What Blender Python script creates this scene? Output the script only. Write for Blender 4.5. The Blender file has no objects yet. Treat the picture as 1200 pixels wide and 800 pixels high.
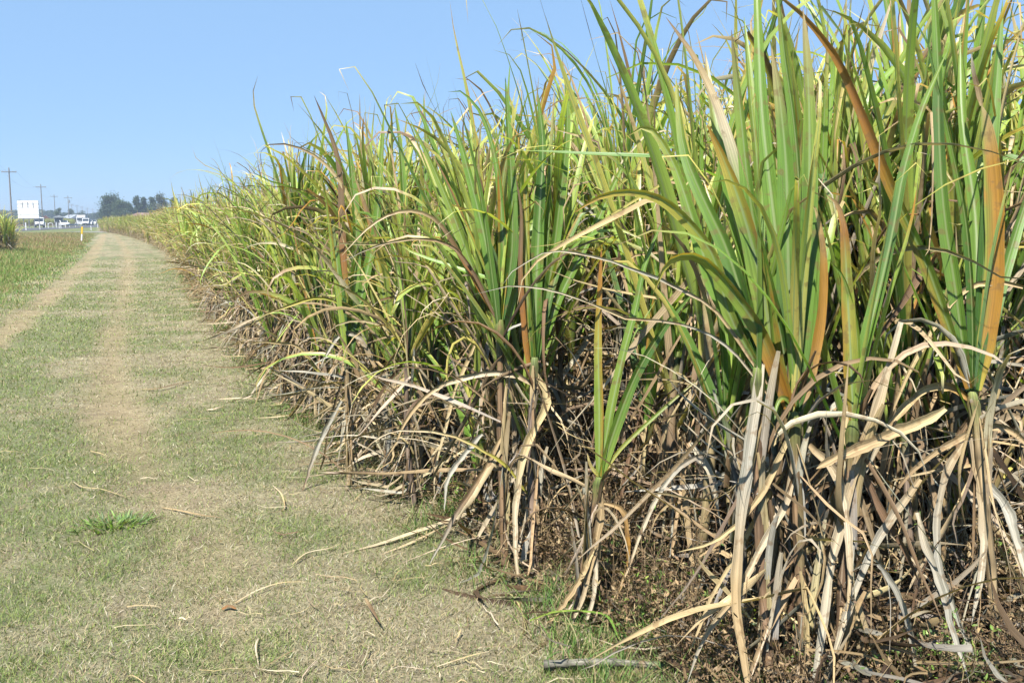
import bpy, math, random
import numpy as np
from mathutils import Vector, Matrix

R = math.radians
rng = np.random.default_rng(7)
random.seed(7)
scn = bpy.context.scene
COL = scn.collection

# ------------------------------------------------------------------ camera
W0, H0, F0 = 1200.0, 800.0, 1167.0
CAM_H = 1.5
PITCH = math.atan((400 - 258) / F0)
YAW = math.atan(485 * math.cos(PITCH) / F0)
cam_d = bpy.data.cameras.new("camera")
cam = bpy.data.objects.new("camera", cam_d)
COL.objects.link(cam)
cam.location = (0, 0, CAM_H)
cam.rotation_euler = (math.pi / 2 - PITCH, 0, -YAW)
cam_d.sensor_width = 36.0
cam_d.sensor_fit = 'HORIZONTAL'
cam_d.lens = 36.0 * F0 / W0
cam_d.clip_start = 0.05
cam_d.clip_end = 6000
scn.camera = cam
CM = Matrix.Translation((0, 0, CAM_H)) @ Matrix.Rotation(-YAW, 4, 'Z') @ Matrix.Rotation(math.pi / 2 - PITCH, 4, 'X')
CR = np.array(CM.to_3x3())


def at(x, y, depth):
    """point seen at photo pixel (x, y) at a distance along the view axis"""
    v = CR @ np.array([(x - W0 / 2) / F0 * depth, -(y - H0 / 2) / F0 * depth, -depth])
    return v + np.array([0, 0, CAM_H])


def on_ground(x, y, z=0.0):
    d = CR @ np.array([(x - W0 / 2) / F0, -(y - H0 / 2) / F0, -1.0])
    t = (z - CAM_H) / d[2]
    return np.array([d[0] * t, d[1] * t, z])


# ------------------------------------------------------------------ numpy noise
def _hash(ix, iy, seed):
    h = (ix.astype(np.int64) * 374761393 + iy.astype(np.int64) * 668265263 + seed * 974634777) & 0x7fffffff
    h = ((h ^ (h >> 13)) * 1274126177) & 0x7fffffff
    return ((h ^ (h >> 16)) & 0xffff) / 65535.0


def noise(x, y, seed=0):
    x = np.asarray(x, float); y = np.asarray(y, float)
    ix = np.floor(x); iy = np.floor(y)
    fx = x - ix; fy = y - iy
    fx = fx * fx * (3 - 2 * fx); fy = fy * fy * (3 - 2 * fy)
    a = _hash(ix, iy, seed); b = _hash(ix + 1, iy, seed)
    c = _hash(ix, iy + 1, seed); d = _hash(ix + 1, iy + 1, seed)
    return (a * (1 - fx) + b * fx) * (1 - fy) + (c * (1 - fx) + d * fx) * fy


def fbm(x, y, seed=0, o=4):
    s = 0; a = 1; t = 0
    for i in range(o):
        s = s + a * noise(x * 2 ** i, y * 2 ** i, seed + i * 17); t += a; a *= .55
    return s / t


def sst(a, b, x):
    t = np.clip((x - a) / (b - a), 0, 1)
    return t * t * (3 - 2 * t)


def lerp(a, b, t):
    return a + (b - a) * t


# ------------------------------------------------------------------ tagging helpers
def tag(o, label=None, cat=None, group=None, kind=None):
    if label: o["label"] = label
    if cat: o["category"] = cat
    if group: o["group"] = group
    if kind: o["kind"] = kind
    return o


def empty(name, loc, rz=0.0, label=None, cat=None, group=None):
    o = bpy.data.objects.new(name, None)
    COL.objects.link(o)
    o.location = loc; o.rotation_euler = (0, 0, rz)
    o.empty_display_size = 0.1
    return tag(o, label, cat, group)


def link(o, parent=None):
    COL.objects.link(o)
    if parent is not None: o.parent = parent
    return o


def copy_tree(o, parent=None):
    c = o.copy()
    COL.objects.link(c)
    c.parent = parent
    for ch in list(kids.get(o.name, [])):
        copy_tree(ch, c)
    return c


kids = {}

# ------------------------------------------------------------------ materials
def mat_new(name):
    m = bpy.data.materials.new(name)
    m.use_nodes = True
    nt = m.node_tree
    nt.nodes.clear()
    out = nt.nodes.new('ShaderNodeOutputMaterial')
    return m, nt, out


def plain(name, col, rough=.6, metal=0, var=.15, scale=6, spec=.4):
    m, nt, out = mat_new(name)
    b = nt.nodes.new('ShaderNodeBsdfPrincipled')
    b.inputs['Roughness'].default_value = rough
    b.inputs['Metallic'].default_value = metal
    b.inputs['Specular IOR Level'].default_value = spec
    n = nt.nodes.new('ShaderNodeTexNoise'); n.inputs['Scale'].default_value = scale
    n.inputs['Detail'].default_value = 5
    tc = nt.nodes.new('ShaderNodeTexCoord')
    nt.links.new(tc.outputs['Object'], n.inputs['Vector'])
    r = nt.nodes.new('ShaderNodeMapRange')
    r.inputs['From Min'].default_value = .3; r.inputs['From Max'].default_value = .7
    r.inputs['To Min'].default_value = 1 - var; r.inputs['To Max'].default_value = 1 + var
    nt.links.new(n.outputs['Fac'], r.inputs['Value'])
    mx = nt.nodes.new('ShaderNodeVectorMath'); mx.operation = 'SCALE'
    mx.inputs[0].default_value = col[:3]
    nt.links.new(r.outputs[0], mx.inputs['Scale'])
    nt.links.new(mx.outputs[0], b.inputs['Base Color'])
    nt.links.new(b.outputs[0], out.inputs[0])
    return m


def leaf_material(name, transl=.35, rough=.5, stripes=True, spec=.4, ribs=True):
    """blade colour comes from the blade's own colour attribute, with lengthwise veins and a pale midrib"""
    m, nt, out = mat_new(name)
    N = nt.nodes; L = nt.links
    at_ = N.new('ShaderNodeAttribute'); at_.attribute_name = 'tint'
    col = at_.outputs['Color']
    if stripes:
        lo, hi = (.72, 1.22) if ribs else (.5, 1.3)
        uv = N.new('ShaderNodeUVMap'); uv.uv_map = 'UVMap'
        sc = N.new('ShaderNodeVectorMath'); sc.operation = 'MULTIPLY'
        sc.inputs[1].default_value = (14, 1.6, 1)
        L.new(uv.outputs[0], sc.inputs[0])
        n = N.new('ShaderNodeTexNoise'); n.inputs['Scale'].default_value = 1.0; n.inputs['Detail'].default_value = 4
        L.new(sc.outputs[0], n.inputs['Vector'])
        r = N.new('ShaderNodeMapRange'); r.inputs['From Min'].default_value = .3; r.inputs['From Max'].default_value = .7
        r.inputs['To Min'].default_value = lo; r.inputs['To Max'].default_value = hi
        L.new(n.outputs['Fac'], r.inputs['Value'])
        s2 = N.new('ShaderNodeVectorMath'); s2.operation = 'SCALE'
        L.new(col, s2.inputs[0]); L.new(r.outputs[0], s2.inputs['Scale'])
        col = s2.outputs[0]
        # blotches of dried tissue
        tc = N.new('ShaderNodeTexCoord')
        n2 = N.new('ShaderNodeTexNoise'); n2.inputs['Scale'].default_value = 26; n2.inputs['Detail'].default_value = 6
        L.new(tc.outputs['Object'], n2.inputs['Vector'])
        r2 = N.new('ShaderNodeMapRange'); r2.inputs['From Min'].default_value = .57; r2.inputs['From Max'].default_value = .66
        r2.inputs['To Min'].default_value = 0; r2.inputs['To Max'].default_value = .55
        L.new(n2.outputs['Fac'], r2.inputs['Value'])
        mb = N.new('ShaderNodeMix'); mb.data_type = 'RGBA'
        mb.inputs['B'].default_value = (.22, .13, .06, 1)
        L.new(r2.outputs[0], mb.inputs['Factor']); L.new(col, mb.inputs['A'])
        col = mb.outputs['Result']
        if ribs:
            sx = N.new('ShaderNodeSeparateXYZ'); L.new(uv.outputs[0], sx.inputs[0])
            a = N.new('ShaderNodeMath'); a.operation = 'SUBTRACT'; a.inputs[1].default_value = .5; L.new(sx.outputs[0], a.inputs[0])
            b = N.new('ShaderNodeMath'); b.operation = 'ABSOLUTE'; L.new(a.outputs[0], b.inputs[0])
            c = N.new('ShaderNodeMapRange'); c.inputs['From Min'].default_value = .10; c.inputs['From Max'].default_value = .04
            L.new(b.outputs[0], c.inputs['Value'])
            d = N.new('ShaderNodeMath'); d.operation = 'MULTIPLY'; L.new(c.outputs[0], d.inputs[0]); L.new(at_.outputs['Alpha'], d.inputs[1])
            e = N.new('ShaderNodeMath'); e.operation = 'MULTIPLY'; e.inputs[1].default_value = .8; L.new(d.outputs[0], e.inputs[0])
            mr = N.new('ShaderNodeMix'); mr.data_type = 'RGBA'; mr.inputs['B'].default_value = (.30, .38, .16, 1)
            L.new(e.outputs[0], mr.inputs['Factor']); L.new(col, mr.inputs['A'])
            col = mr.outputs['Result']
    p = N.new('ShaderNodeBsdfPrincipled')
    p.inputs['Roughness'].default_value = rough
    p.inputs['Specular IOR Level'].default_value = spec
    L.new(col, p.inputs['Base Color'])
    if stripes:
        bp = N.new('ShaderNodeBump'); bp.inputs['Strength'].default_value = .35; bp.inputs['Distance'].default_value = .002
        L.new(n.outputs['Fac'], bp.inputs['Height']); L.new(bp.outputs[0], p.inputs['Normal'])
    t = N.new('ShaderNodeBsdfTranslucent')
    g = N.new('ShaderNodeVectorMath'); g.operation = 'MULTIPLY'; g.inputs[1].default_value = (1.85, 1.8, .8)
    L.new(col, g.inputs[0]); L.new(g.outputs[0], t.inputs['Color'])
    mx = N.new('ShaderNodeMixShader'); mx.inputs[0].default_value = transl
    L.new(p.outputs[0], mx.inputs[1]); L.new(t.outputs[0], mx.inputs[2])
    L.new(mx.outputs[0], out.inputs[0])
    return m


M_LEAF = leaf_material('cane_leaf', .32, .38, spec=.55)
M_DRY = leaf_material('dry_leaf', .18, .7, spec=.25, ribs=False)
M_STALK = leaf_material('cane_stalk', 0.0, .6, spec=.3, ribs=False)
M_GRASS = leaf_material('grass_blade', .25, .65, stripes=False, spec=.2)
M_CROWN = leaf_material('tree_leaf', .2, .6, stripes=False, spec=.3)


# ------------------------------------------------------------------ mesh builders
def mesh_from(name, verts, faces, mat, tint=None, uv=None, smooth=True):
    """verts (n,3), faces (m,k) array of one arity or list of them; tint (n,4) per vertex; uv (n,2) per vertex"""
    me = bpy.data.meshes.new(name)
    fl = faces if isinstance(faces, list) else [faces]
    fl = [f for f in fl if len(f)]
    nv = len(verts)
    me.vertices.add(nv)
    me.vertices.foreach_set('co', np.ascontiguousarray(verts, dtype=np.float32).ravel())
    loops = np.concatenate([f.ravel() for f in fl]).astype(np.int32)
    starts = []; off = 0
    for f in fl:
        starts.append(off + np.arange(len(f)) * f.shape[1]); off += f.size
    starts = np.concatenate(starts).astype(np.int32)
    me.loops.add(len(loops)); me.loops.foreach_set('vertex_index', loops)
    me.polygons.add(len(starts)); me.polygons.foreach_set('loop_start', starts)
    me.update(calc_edges=True)
    if tint is not None:
        a = me.attributes.new('tint', 'FLOAT_COLOR', 'POINT')
        a.data.foreach_set('color', np.ascontiguousarray(tint, dtype=np.float32).ravel())
    if uv is not None:
        l = me.uv_layers.new(name='UVMap')
        l.data.foreach_set('uv', np.ascontiguousarray(uv[loops], dtype=np.float32).ravel())
    if smooth:
        me.polygons.foreach_set('use_smooth', np.ones(len(starts), dtype=bool))
    me.materials.append(mat)
    me.validate(verbose=False)
    return me


def obj(name, me, parent=None):
    o = bpy.data.objects.new(name, me)
    link(o, parent)
    if parent is not None: kids.setdefault(parent.name, []).append(o)
    return o


class Ribbons:
    """many leaf blades, each a strip of C vertices across and S+1 along"""
    def __init__(self):
        self.v = []; self.f = []; self.c = []; self.uv = []; self.n = 0

    def add_strips(self, P, side, nrm, halfw, fold, colr, C=3):
        """P,side,nrm (N,S,3), halfw,fold (N,S), colr (N,S,C,4)"""
        N, S, _ = P.shape
        u = np.linspace(-1, 1, C)
        V = P[:, :, None, :] + side[:, :, None, :] * (halfw[:, :, None] * u)[..., None] \
            + nrm[:, :, None, :] * (fold[:, :, None] * (np.abs(u) - .5) * halfw[:, :, None])[..., None]
        idx = np.arange(N * S * C).reshape(N, S, C) + self.n
        a = idx[:, :-1, :-1]; b = idx[:, :-1, 1:]; c = idx[:, 1:, 1:]; d = idx[:, 1:, :-1]
        self.f.append(np.stack([a, b, c, d], -1).reshape(-1, 4))
        self.v.append(V.reshape(-1, 3)); self.c.append(colr.reshape(-1, 4))
        U = np.broadcast_to((u * .5 + .5)[None, None, :], (N, S, C)) + rng.integers(0, 1, (N, 1, 1))
        Vv = np.broadcast_to(np.linspace(0, 1, S)[None, :, None], (N, S, C)) + rng.uniform(0, 40, (N, 1, 1)).round() * 3
        self.uv.append(np.stack([U, Vv], -1).reshape(-1, 2))
        self.n += N * S * C

    def mesh(self, name, mat):
        return mesh_from(name, np.concatenate(self.v), np.concatenate(self.f), mat, np.concatenate(self.c), np.concatenate(self.uv))


def blade_paths(p0, th0, ph0, L, bend, k, wander, S, kink_s=None, kink_a=None, ripple=0.0, curl=None):
    N = len(L)
    s = np.linspace(0, 1, S)[None, :]
    th = th0[:, None] + bend[:, None] * s ** k[:, None]
    if kink_s is not None:
        th = th + kink_a[:, None] * sst(kink_s[:, None] - .03, kink_s[:, None] + .04, s)
    ph = ph0[:, None] + wander[:, None] * s ** 1.5
    if curl is not None:
        th = th + curl[:, None] * sst(.80, 1.0, s) ** 1.3
    if ripple:
        th = th + ripple * np.sin(s * rng.uniform(5, 16, (N, 1)) + rng.uniform(0, 6, (N, 1))) * s
        ph = ph + 2.0 * ripple * np.sin(s * rng.uniform(5, 16, (N, 1)) + rng.uniform(0, 6, (N, 1))) * s
    d = np.stack([np.sin(th) * np.cos(ph), np.sin(th) * np.sin(ph), np.cos(th)], -1)
    step = (L / (S - 1))[:, None, None]
    mid = (d[:, 1:] + d[:, :-1]) * .5 * step
    P = np.concatenate([np.zeros((N, 1, 3)), np.cumsum(mid, 1)], 1) + p0[:, None, :]
    side = np.stack([-np.sin(ph), np.cos(ph), np.zeros_like(ph)], -1)
    return P, d, side


def norm(v):
    return v / np.maximum(np.linalg.norm(v, axis=-1, keepdims=True), 1e-9)


def twist(d, side, ang):
    n = norm(np.cross(side, d))
    c = np.cos(ang)[..., None]; s = np.sin(ang)[..., None]
    sd = side * c + n * s
    return sd, norm(np.cross(sd, d))


# colour palettes, real leaf colours
C_DEEP = np.array([.090, .175, .035]); C_GREEN = np.array([.215, .365, .06]); C_BLUE = np.array([.115, .215, .075])
C_LIME = np.array([.44, .55, .11]); C_YELL = np.array([.60, .54, .14]); C_ORNG = np.array([.50, .26, .055])
C_TAN = np.array([.49, .355, .19]); C_PALE = np.array([.64, .54, .38]); C_GREY = np.array([.43, .405, .33])
C_BRWN = np.array([.22, .145, .082]); C_DARK = np.array([.095, .066, .042]); C_STRAW = np.array([.60, .47, .24])


def pick(palette, w, n):
    palette = np.array(palette); w = np.array(w, float)[:len(palette)]; w /= w.sum()
    i = rng.choice(len(palette), n, p=w)
    return palette[i] * rng.uniform(.82, 1.2, (n, 1)) * rng.uniform(.95, 1.05, (n, 3))


def green_colours(N, S, C, yellow=.3):
    s = np.linspace(0, 1, S)[None, :, None]
    base = pick([C_DEEP, C_GREEN, C_BLUE, C_LIME, C_YELL], [.12, .36, .08, .46 * yellow * 3.6, .08 * yellow * 3.6], N)
    mid = lerp(base, pick([C_LIME, C_GREEN, C_YELL], [.5, .35, .15], N), rng.uniform(0, .6, (N, 1)))
    tip = pick([C_TAN, C_BRWN, C_YELL, C_PALE, C_ORNG, C_DARK], [.34, .22, .14, .14, .08, .06], N)
    c = lerp(base[:, None, :], mid[:, None, :], sst(.1, .6, s))
    ts = rng.choice([.5, .68, .82, .92], N, p=[.08, .24, .38, .30])[:, None, None] + rng.uniform(-.05, .05, (N, 1, 1))
    c = lerp(c, np.broadcast_to(C_YELL, (N, S, 3)), sst(ts - .14, ts, s) * .7)
    c = lerp(c, tip[:, None, :], sst(ts - .03, ts + .06, s))
    out = np.ones((N, S, C, 4)); out[..., :3] = c[:, :, None, :]
    out[..., 3] = (1 - sst(ts - .05, ts + .05, s)) * np.ones((N, S, 1))
    # one dried edge on some blades
    e = (rng.random(N) < .22 + .25 * yellow); side = rng.integers(0, 2, N)
    ecol = pick([C_ORNG, C_YELL, C_TAN], [.5, .3, .2], N)
    for j in np.nonzero(e)[0]:
        k = 0 if side[j] else C - 1
        a = sst(rng.uniform(0, .5), rng.uniform(.5, .9), np.linspace(0, 1, S))
        if rng.random() < .5: a = 1 - a
        out[j, :, k, :3] = lerp(out[j, :, k, :3], ecol[j], (a * .9)[:, None])
    return out


def dry_colours(N, S, C, pal=None, w=None):
    if pal is None:
        pal = [C_TAN, C_PALE, C_GREY, C_BRWN, C_STRAW, C_DARK]; w = [.32, .14, .18, .22, .08, .06]
    a = pick(pal, w, N); b = lerp(a, pick(pal, w, N), .5)
    s = np.linspace(0, 1, S)[None, :, None]
    c = lerp(a[:, None, :], b[:, None, :], s)
    c = c * rng.uniform(.85, 1.12, (N, S, 1))
    out = np.zeros((N, S, C, 4)); out[..., :3] = c[:, :, None, :] * rng.uniform(.9, 1.08, (N, S, C, 1))
    return out


def U(a, b, n): return rng.uniform(a, b, n)


def green_fan(rb, top, axis_ph, n, S=11, C=3, tilt=(0, 0), scale=1.0, yellow=.3, wide=1.0):
    """fan of cane leaves growing from the top of one stalk, alternately to two sides"""
    i = np.arange(n)
    a = i / max(n - 1, 1)                       # 0 oldest/outer .. 1 spindle
    L = (U(1.05, 1.5, n) * (1 - .22 * a)) * scale
    th0 = lerp(U(.16, .50, n), U(.01, .12, n), a ** .6)
    ph0 = axis_ph + np.pi * (i % 2) + U(-.45, .45, n)
    bend = np.where(rng.random(n) < lerp(.68, .24, a), U(.6, 2.8, n), U(.0, .5, n))
    k = np.where(bend > .6, U(1.6, 3.6, n), U(1, 2, n))
    z = top[None, :] - np.array([[0, 0, 1.0]]) * ((1 - a) * U(.05, .26, n) * scale)[:, None]
    wander = U(-.5, .5, n)
    ks = U(.35, .8, n); ka = np.where(rng.random(n) < .07, U(1.0, 2.3, n), 0)
    P, d, side = blade_paths(z, th0, ph0, L, bend, k, wander, S, ks, ka, ripple=.035, curl=U(-2.0, 4.2, n) * (rng.random(n) < .8))
    P = P + np.array([tilt[0], tilt[1], 0.0])[None, None, :] * (P[:, :, 2:3] - z[:, None, 2:3])
    s = np.linspace(0, 1, S)[None, :]
    w = (.5 + .5 * sst(0, .22, s)) * (1 - s ** 1.9) ** 1.0 + .02
    w = w * (U(.011, .028, n) * wide * (.75 + .25 * scale))[:, None] * (1 - .35 * a[:, None] ** 3) * rng.uniform(.93, 1.05, (n, S))
    tw = U(-.6, .6, n)[:, None] + U(-1.5, 1.5, n)[:, None] * s + np.where(s > .8, (s - .8) * U(-9, 9, n)[:, None], 0)
    sd, nr = twist(d, side, tw)
    fold = -lerp(.75, .15, s) * np.ones((n, 1))
    rb.add_strips(P, sd, nr, w, fold, green_colours(n, S, C, yellow), C)


def dry_blades(rb, base, stalk_top, n, S=9, C=3, big=1.0, low=.05, out_ph=None, thin=1.0):
    """dead leaves hanging from the nodes of a stalk"""
    t = U(low, 1.0, n) ** .8
    p0 = base[None, :] + (stalk_top - base)[None, :] * t[:, None] + U(-.02, .02, (n, 3))
    ph0 = U(0, 2 * np.pi, n)
    if out_ph is not None:
        m = rng.random(n) < .35
        ph0 = np.where(m, out_ph + U(-.7, .7, n), ph0)
    mode = rng.random(n)
    th0 = np.where(mode < .08, U(.3, 1.0, n), np.where(mode < .22, U(.05, .35, n), np.where(mode < .48, U(.6, 2.6, n), U(2.35, 3.1, n))))
    bend = np.where(mode < .08, U(.8, 2.0, n), np.where(mode < .22, U(2.1, 3.1, n), np.where(mode < .48, U(-.3, .6, n), U(-.2, .3, n))))
    L = U(.35, 1.05, n) * big * np.where(mode < .42, .9, .95)
    k = U(.8, 2.4, n)
    ks = U(.2, .7, n); ka = np.where(rng.random(n) < .25, U(-1.2, 1.6, n), 0)
    P, d, side = blade_paths(p0, th0, ph0, L, bend, k, U(-1.3, 1.3, n), S, ks, ka, ripple=.12)
    P[:, :, 2] = np.maximum(P[:, :, 2], .012 + U(0, .05, (n, 1)))
    s = np.linspace(0, 1, S)[None, :]
    w = (.6 + .4 * sst(0, .2, s)) * (1 - s ** 2.0) ** .7 + .03
    w = w * (.002 + .013 * rng.random(n) ** 1.6)[:, None] * (.6 + .4 * big) * rng.uniform(.75, 1.15, (n, S))
    tw = U(-1.5, 1.5, n)[:, None] + U(-3.0, 3.0, n)[:, None] * s
    sd, nr = twist(d, side, tw)
    fold = U(-1.2, .9, n)[:, None] * np.ones((1, S))
    rb.add_strips(P, sd, nr, w, fold, dry_colours(n, S, C), C)


def stalk_mesh(name, base, top, r0=.015, r1=.012, sides=7, bow=None):
    """jointed cane stalk wrapped in drying sheaths"""
    n = 22
    t = np.linspace(0, 1, n)
    bow = U(-.05, .05, 2) if bow is None else bow
    ctr = base[None, :] + (top - base)[None, :] * t[:, None]
    ctr[:, 0] += np.sin(t * np.pi) * bow[0]; ctr[:, 1] += np.sin(t * np.pi) * bow[1]
    r = lerp(r0, r1, t) * np.where(np.arange(n) % 4 == 0, 1.22, 1.0) * rng.uniform(.95, 1.12, n)
    r[-4:] *= np.array([1.1, 1.25, 1.35, 1.0])
    ang = np.linspace(0, 2 * np.pi, sides, endpoint=False)
    ring = np.stack([np.cos(ang), np.sin(ang), np.zeros(sides)], -1)
    V = ctr[:, None, :] + ring[None] * r[:, None, None]
    idx = np.arange(n * sides).reshape(n, sides)
    f = np.stack([idx[:-1], np.roll(idx, -1, 1)[:-1], np.roll(idx, -1, 1)[1:], idx[1:]], -1).reshape(-1, 4)
    c0 = pick([C_TAN * .75, C_GREY * .6, C_BRWN, np.array([.27, .20, .145])], [.4, .15, .3, .15], 1)[0]
    cc = np.zeros((n, sides, 4))
    c1 = lerp(c0, C_GREEN, .55)
    base_c = lerp(c0[None], c1[None], sst(.8, 1, t)[:, None])
    base_c = base_c * np.where(np.arange(n) % 4 == 0, .5, 1.0)[:, None] * rng.uniform(.8, 1.15, (n, 1))
    cc[..., :3] = base_c[:, None, :] * rng.uniform(.85, 1.1, (n, sides, 1))
    uv = np.stack(np.broadcast_arrays((ang / 6.3)[None, :], (t * 3)[:, None]), -1)
    return mesh_from(name, V.reshape(-1, 3), f, M_STALK, cc.reshape(-1, 4), uv.reshape(-1, 2)), ctr


# ------------------------------------------------------------------ terrain functions
EDGE_Y = np.array([-40, 0, 3, 7, 12, 18, 25, 35, 48, 70, 92, 115, 135, 148, 160])
EDGE_X = np.array([1.55, 1.62, 1.66, 1.58, 1.58, 1.78, 2.05, 2.5, 2.95, 3.0, 2.75, 2.0, .9, .2, .2])
def edge_x(y): return np.interp(y, EDGE_Y, EDGE_X)


def poly_ground(pts):
    return np.array([on_ground(x, y)[:2] for x, y in pts])


RUT1 = poly_ground([(-330, 640), (-180, 515), (-60, 430), (0, 392), (60, 345), (95, 313), (112, 292), (119, 281), (122, 274)])
RUT2 = poly_ground([(330, 1100), (285, 850), (268, 740), (235, 670), (190, 590), (150, 520), (128, 450), (132, 400), (144, 350), (151, 315), (149, 295), (141, 283), (134, 275)])


def dist_poly(x, y, poly):
    best = np.full(x.shape, 1e9)
    for a, b in zip(poly[:-1], poly[1:]):
        ab = b - a; l2 = (ab ** 2).sum() + 1e-9
        t = np.clip(((x - a[0]) * ab[0] + (y - a[1]) * ab[1]) / l2, 0, 1)
        best = np.minimum(best, np.hypot(x - a[0] - ab[0] * t, y - a[1] - ab[1] * t))
    return best


def verge_x(y):      # right boundary of the tall verge grass, left of the left rut
    return np.interp(y, RUT1[:, 1], RUT1[:, 0]) - .55


def ground_fields(x, y):
    d1 = dist_poly(x, y, RUT1); d2 = dist_poly(x, y, RUT2)
    wob = (fbm(x * 1.3, y * .8, 5) - .5) * .35
    rut = np.maximum((1 - sst(.10, .40, d1 + wob)) * .9, (1 - sst(.02, .36, d2 + wob * 1.1)) * .72)
    rut = rut * lerp(.6, 1.0, sst(.35, .6, fbm(x * .9 + 3, y * .5, 9)))  * lerp(.75, 1, sst(4, 9, y))
    inside = sst(-.15, .30, x - edge_x(y) + (fbm(x * 3, y * 3, 21) - .5) * .3)
    left = sst(.0, .5, verge_x(y) - x)
    return rut, inside, left


def gz(x, y):
    x = np.asarray(x, float); y = np.asarray(y, float)
    rut, inside, left = ground_fields(x, y)
    near = 1 - sst(40, 90, np.hypot(x, y))
    return near * ((fbm(x * .7, y * .7, 31) - .5) * .07 + (fbm(x * 4, y * 4, 33) - .5) * .03 - .03 * rut + .05 * inside * fbm(x * 2, y * 2, 35))


G_STRAW = np.array([.37, .32, .20]); G_TURF = np.array([.20, .225, .105]); G_DIRT = np.array([.42, .32, .185])
G_SOIL = np.array([.075, .05, .033]); G_LITT = np.array([.17, .12, .07])


def turf_mix(x, y):
    """0 straw .. 1 green"""
    g = fbm(x * .55, y * .45, 41) * .55 + fbm(x * 2.6, y * 2.6, 43) * .45
    side = .10 * sst(.6, -1.2, x) - .0
    return sst(.40, .62, g + side)


def ground_colour(x, y):
    rut, inside, left = ground_fields(x, y)
    t = turf_mix(x, y)
    c = lerp(G_STRAW, G_TURF, (t * .8)[..., None])
    c = lerp(c, G_DIRT, (rut * .9)[..., None])
    c = lerp(c, np.array([.16, .20, .07]), (left * .7)[..., None])
    c = lerp(c, np.array([.27, .205, .135]), (sst(.60, .74, fbm(x * 9, y * 9, 77)) * .6)[..., None])
    f = lerp(G_SOIL, G_LITT, fbm(x * 5, y * 5, 51)[..., None])
    c = lerp(c, f, inside[..., None])
    far = sst(120, 220, np.hypot(x, y))
    c = lerp(c, np.array([.20, .22, .09]), (far * .6)[..., None])
    return c * (.80 + .24 * fbm(x * 7, y * 7, 57))[..., None]


def ground_material():
    m, nt, out = mat_new('ground_turf')
    N = nt.nodes; L = nt.links
    a = N.new('ShaderNodeAttribute'); a.attribute_name = 'tint'
    g = N.new('ShaderNodeNewGeometry')
    n1 = N.new('ShaderNodeTexNoise'); n1.inputs['Scale'].default_value = 70; n1.inputs['Detail'].default_value = 6; n1.inputs['Roughness'].default_value = .7
    n2 = N.new('ShaderNodeTexNoise'); n2.inputs['Scale'].default_value = 9; n2.inputs['Detail'].default_value = 6; n2.inputs['Roughness'].default_value = .65
    L.new(g.outputs['Position'], n1.inputs['Vector']); L.new(g.outputs['Position'], n2.inputs['Vector'])
    r1 = N.new('ShaderNodeMapRange'); r1.inputs['From Min'].default_value = .35; r1.inputs['From Max'].default_value = .68
    r1.inputs['To Min'].default_value = .55; r1.inputs['To Max'].default_value = 1.35
    L.new(n1.outputs['Fac'], r1.inputs['Value'])
    r2 = N.new('ShaderNodeMapRange'); r2.inputs['From Min'].default_value = .35; r2.inputs['From Max'].default_value = .65
    r2.inputs['To Min'].default_value = .78; r2.inputs['To Max'].default_value = 1.2
    L.new(n2.outputs['Fac'], r2.inputs['Value'])
    mu = N.new('ShaderNodeMath'); mu.operation = 'MULTIPLY'; L.new(r1.outputs[0], mu.inputs[0]); L.new(r2.outputs[0], mu.inputs[1])
    s = N.new('ShaderNodeVectorMath'); s.operation = 'SCALE'; L.new(a.outputs['Color'], s.inputs[0]); L.new(mu.outputs[0], s.inputs['Scale'])
    p = N.new('ShaderNodeBsdfPrincipled'); p.inputs['Roughness'].default_value = .95; p.inputs['Specular IOR Level'].default_value = .1
    L.new(s.outputs[0], p.inputs['Base Color'])
    b = N.new('ShaderNodeBump'); b.inputs['Strength'].default_value = .7; b.inputs['Distance'].default_value = .015
    L.new(mu.outputs[0], b.inputs['Height']); L.new(b.outputs[0], p.inputs['Normal'])
    L.new(p.outputs[0], out.inputs[0])
    return m


def grade(a, b, fine, coarse_to, ratio=1.12):
    c = list(np.arange(a, b + fine * .5, fine))
    st = fine; x = c[-1]
    while x < coarse_to:
        st *= ratio; x += st; c.append(x)
    return c


def build_ground():
    xs_r = grade(0, 7, .07, 1600, 1.16)
    xs_l = grade(0, 9, .09, 1600, 1.16)
    xs = np.array(sorted(set([-v for v in xs_l] + xs_r)))
    ys_f = grade(0, 22, .09, 1800, 1.035)
    ys_b = grade(0, 1, .5, 400, 1.4)
    ys = np.array(sorted(set([-v for v in ys_b] + ys_f)))
    X, Y = np.meshgrid(xs, ys)
    Z = gz(X, Y)
    c = np.ones(X.shape + (4,)); c[..., :3] = ground_colour(X, Y)
    idx = np.arange(X.size).reshape(X.shape)
    f = np.stack([idx[:-1, :-1], idx[:-1, 1:], idx[1:, 1:], idx[1:, :-1]], -1).reshape(-1, 4)
    me = mesh_from('ground', np.stack([X, Y, Z], -1).reshape(-1, 3), f, ground_material(), c.reshape(-1, 4))
    tag(obj('ground', me), kind='structure')


build_ground()


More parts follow.
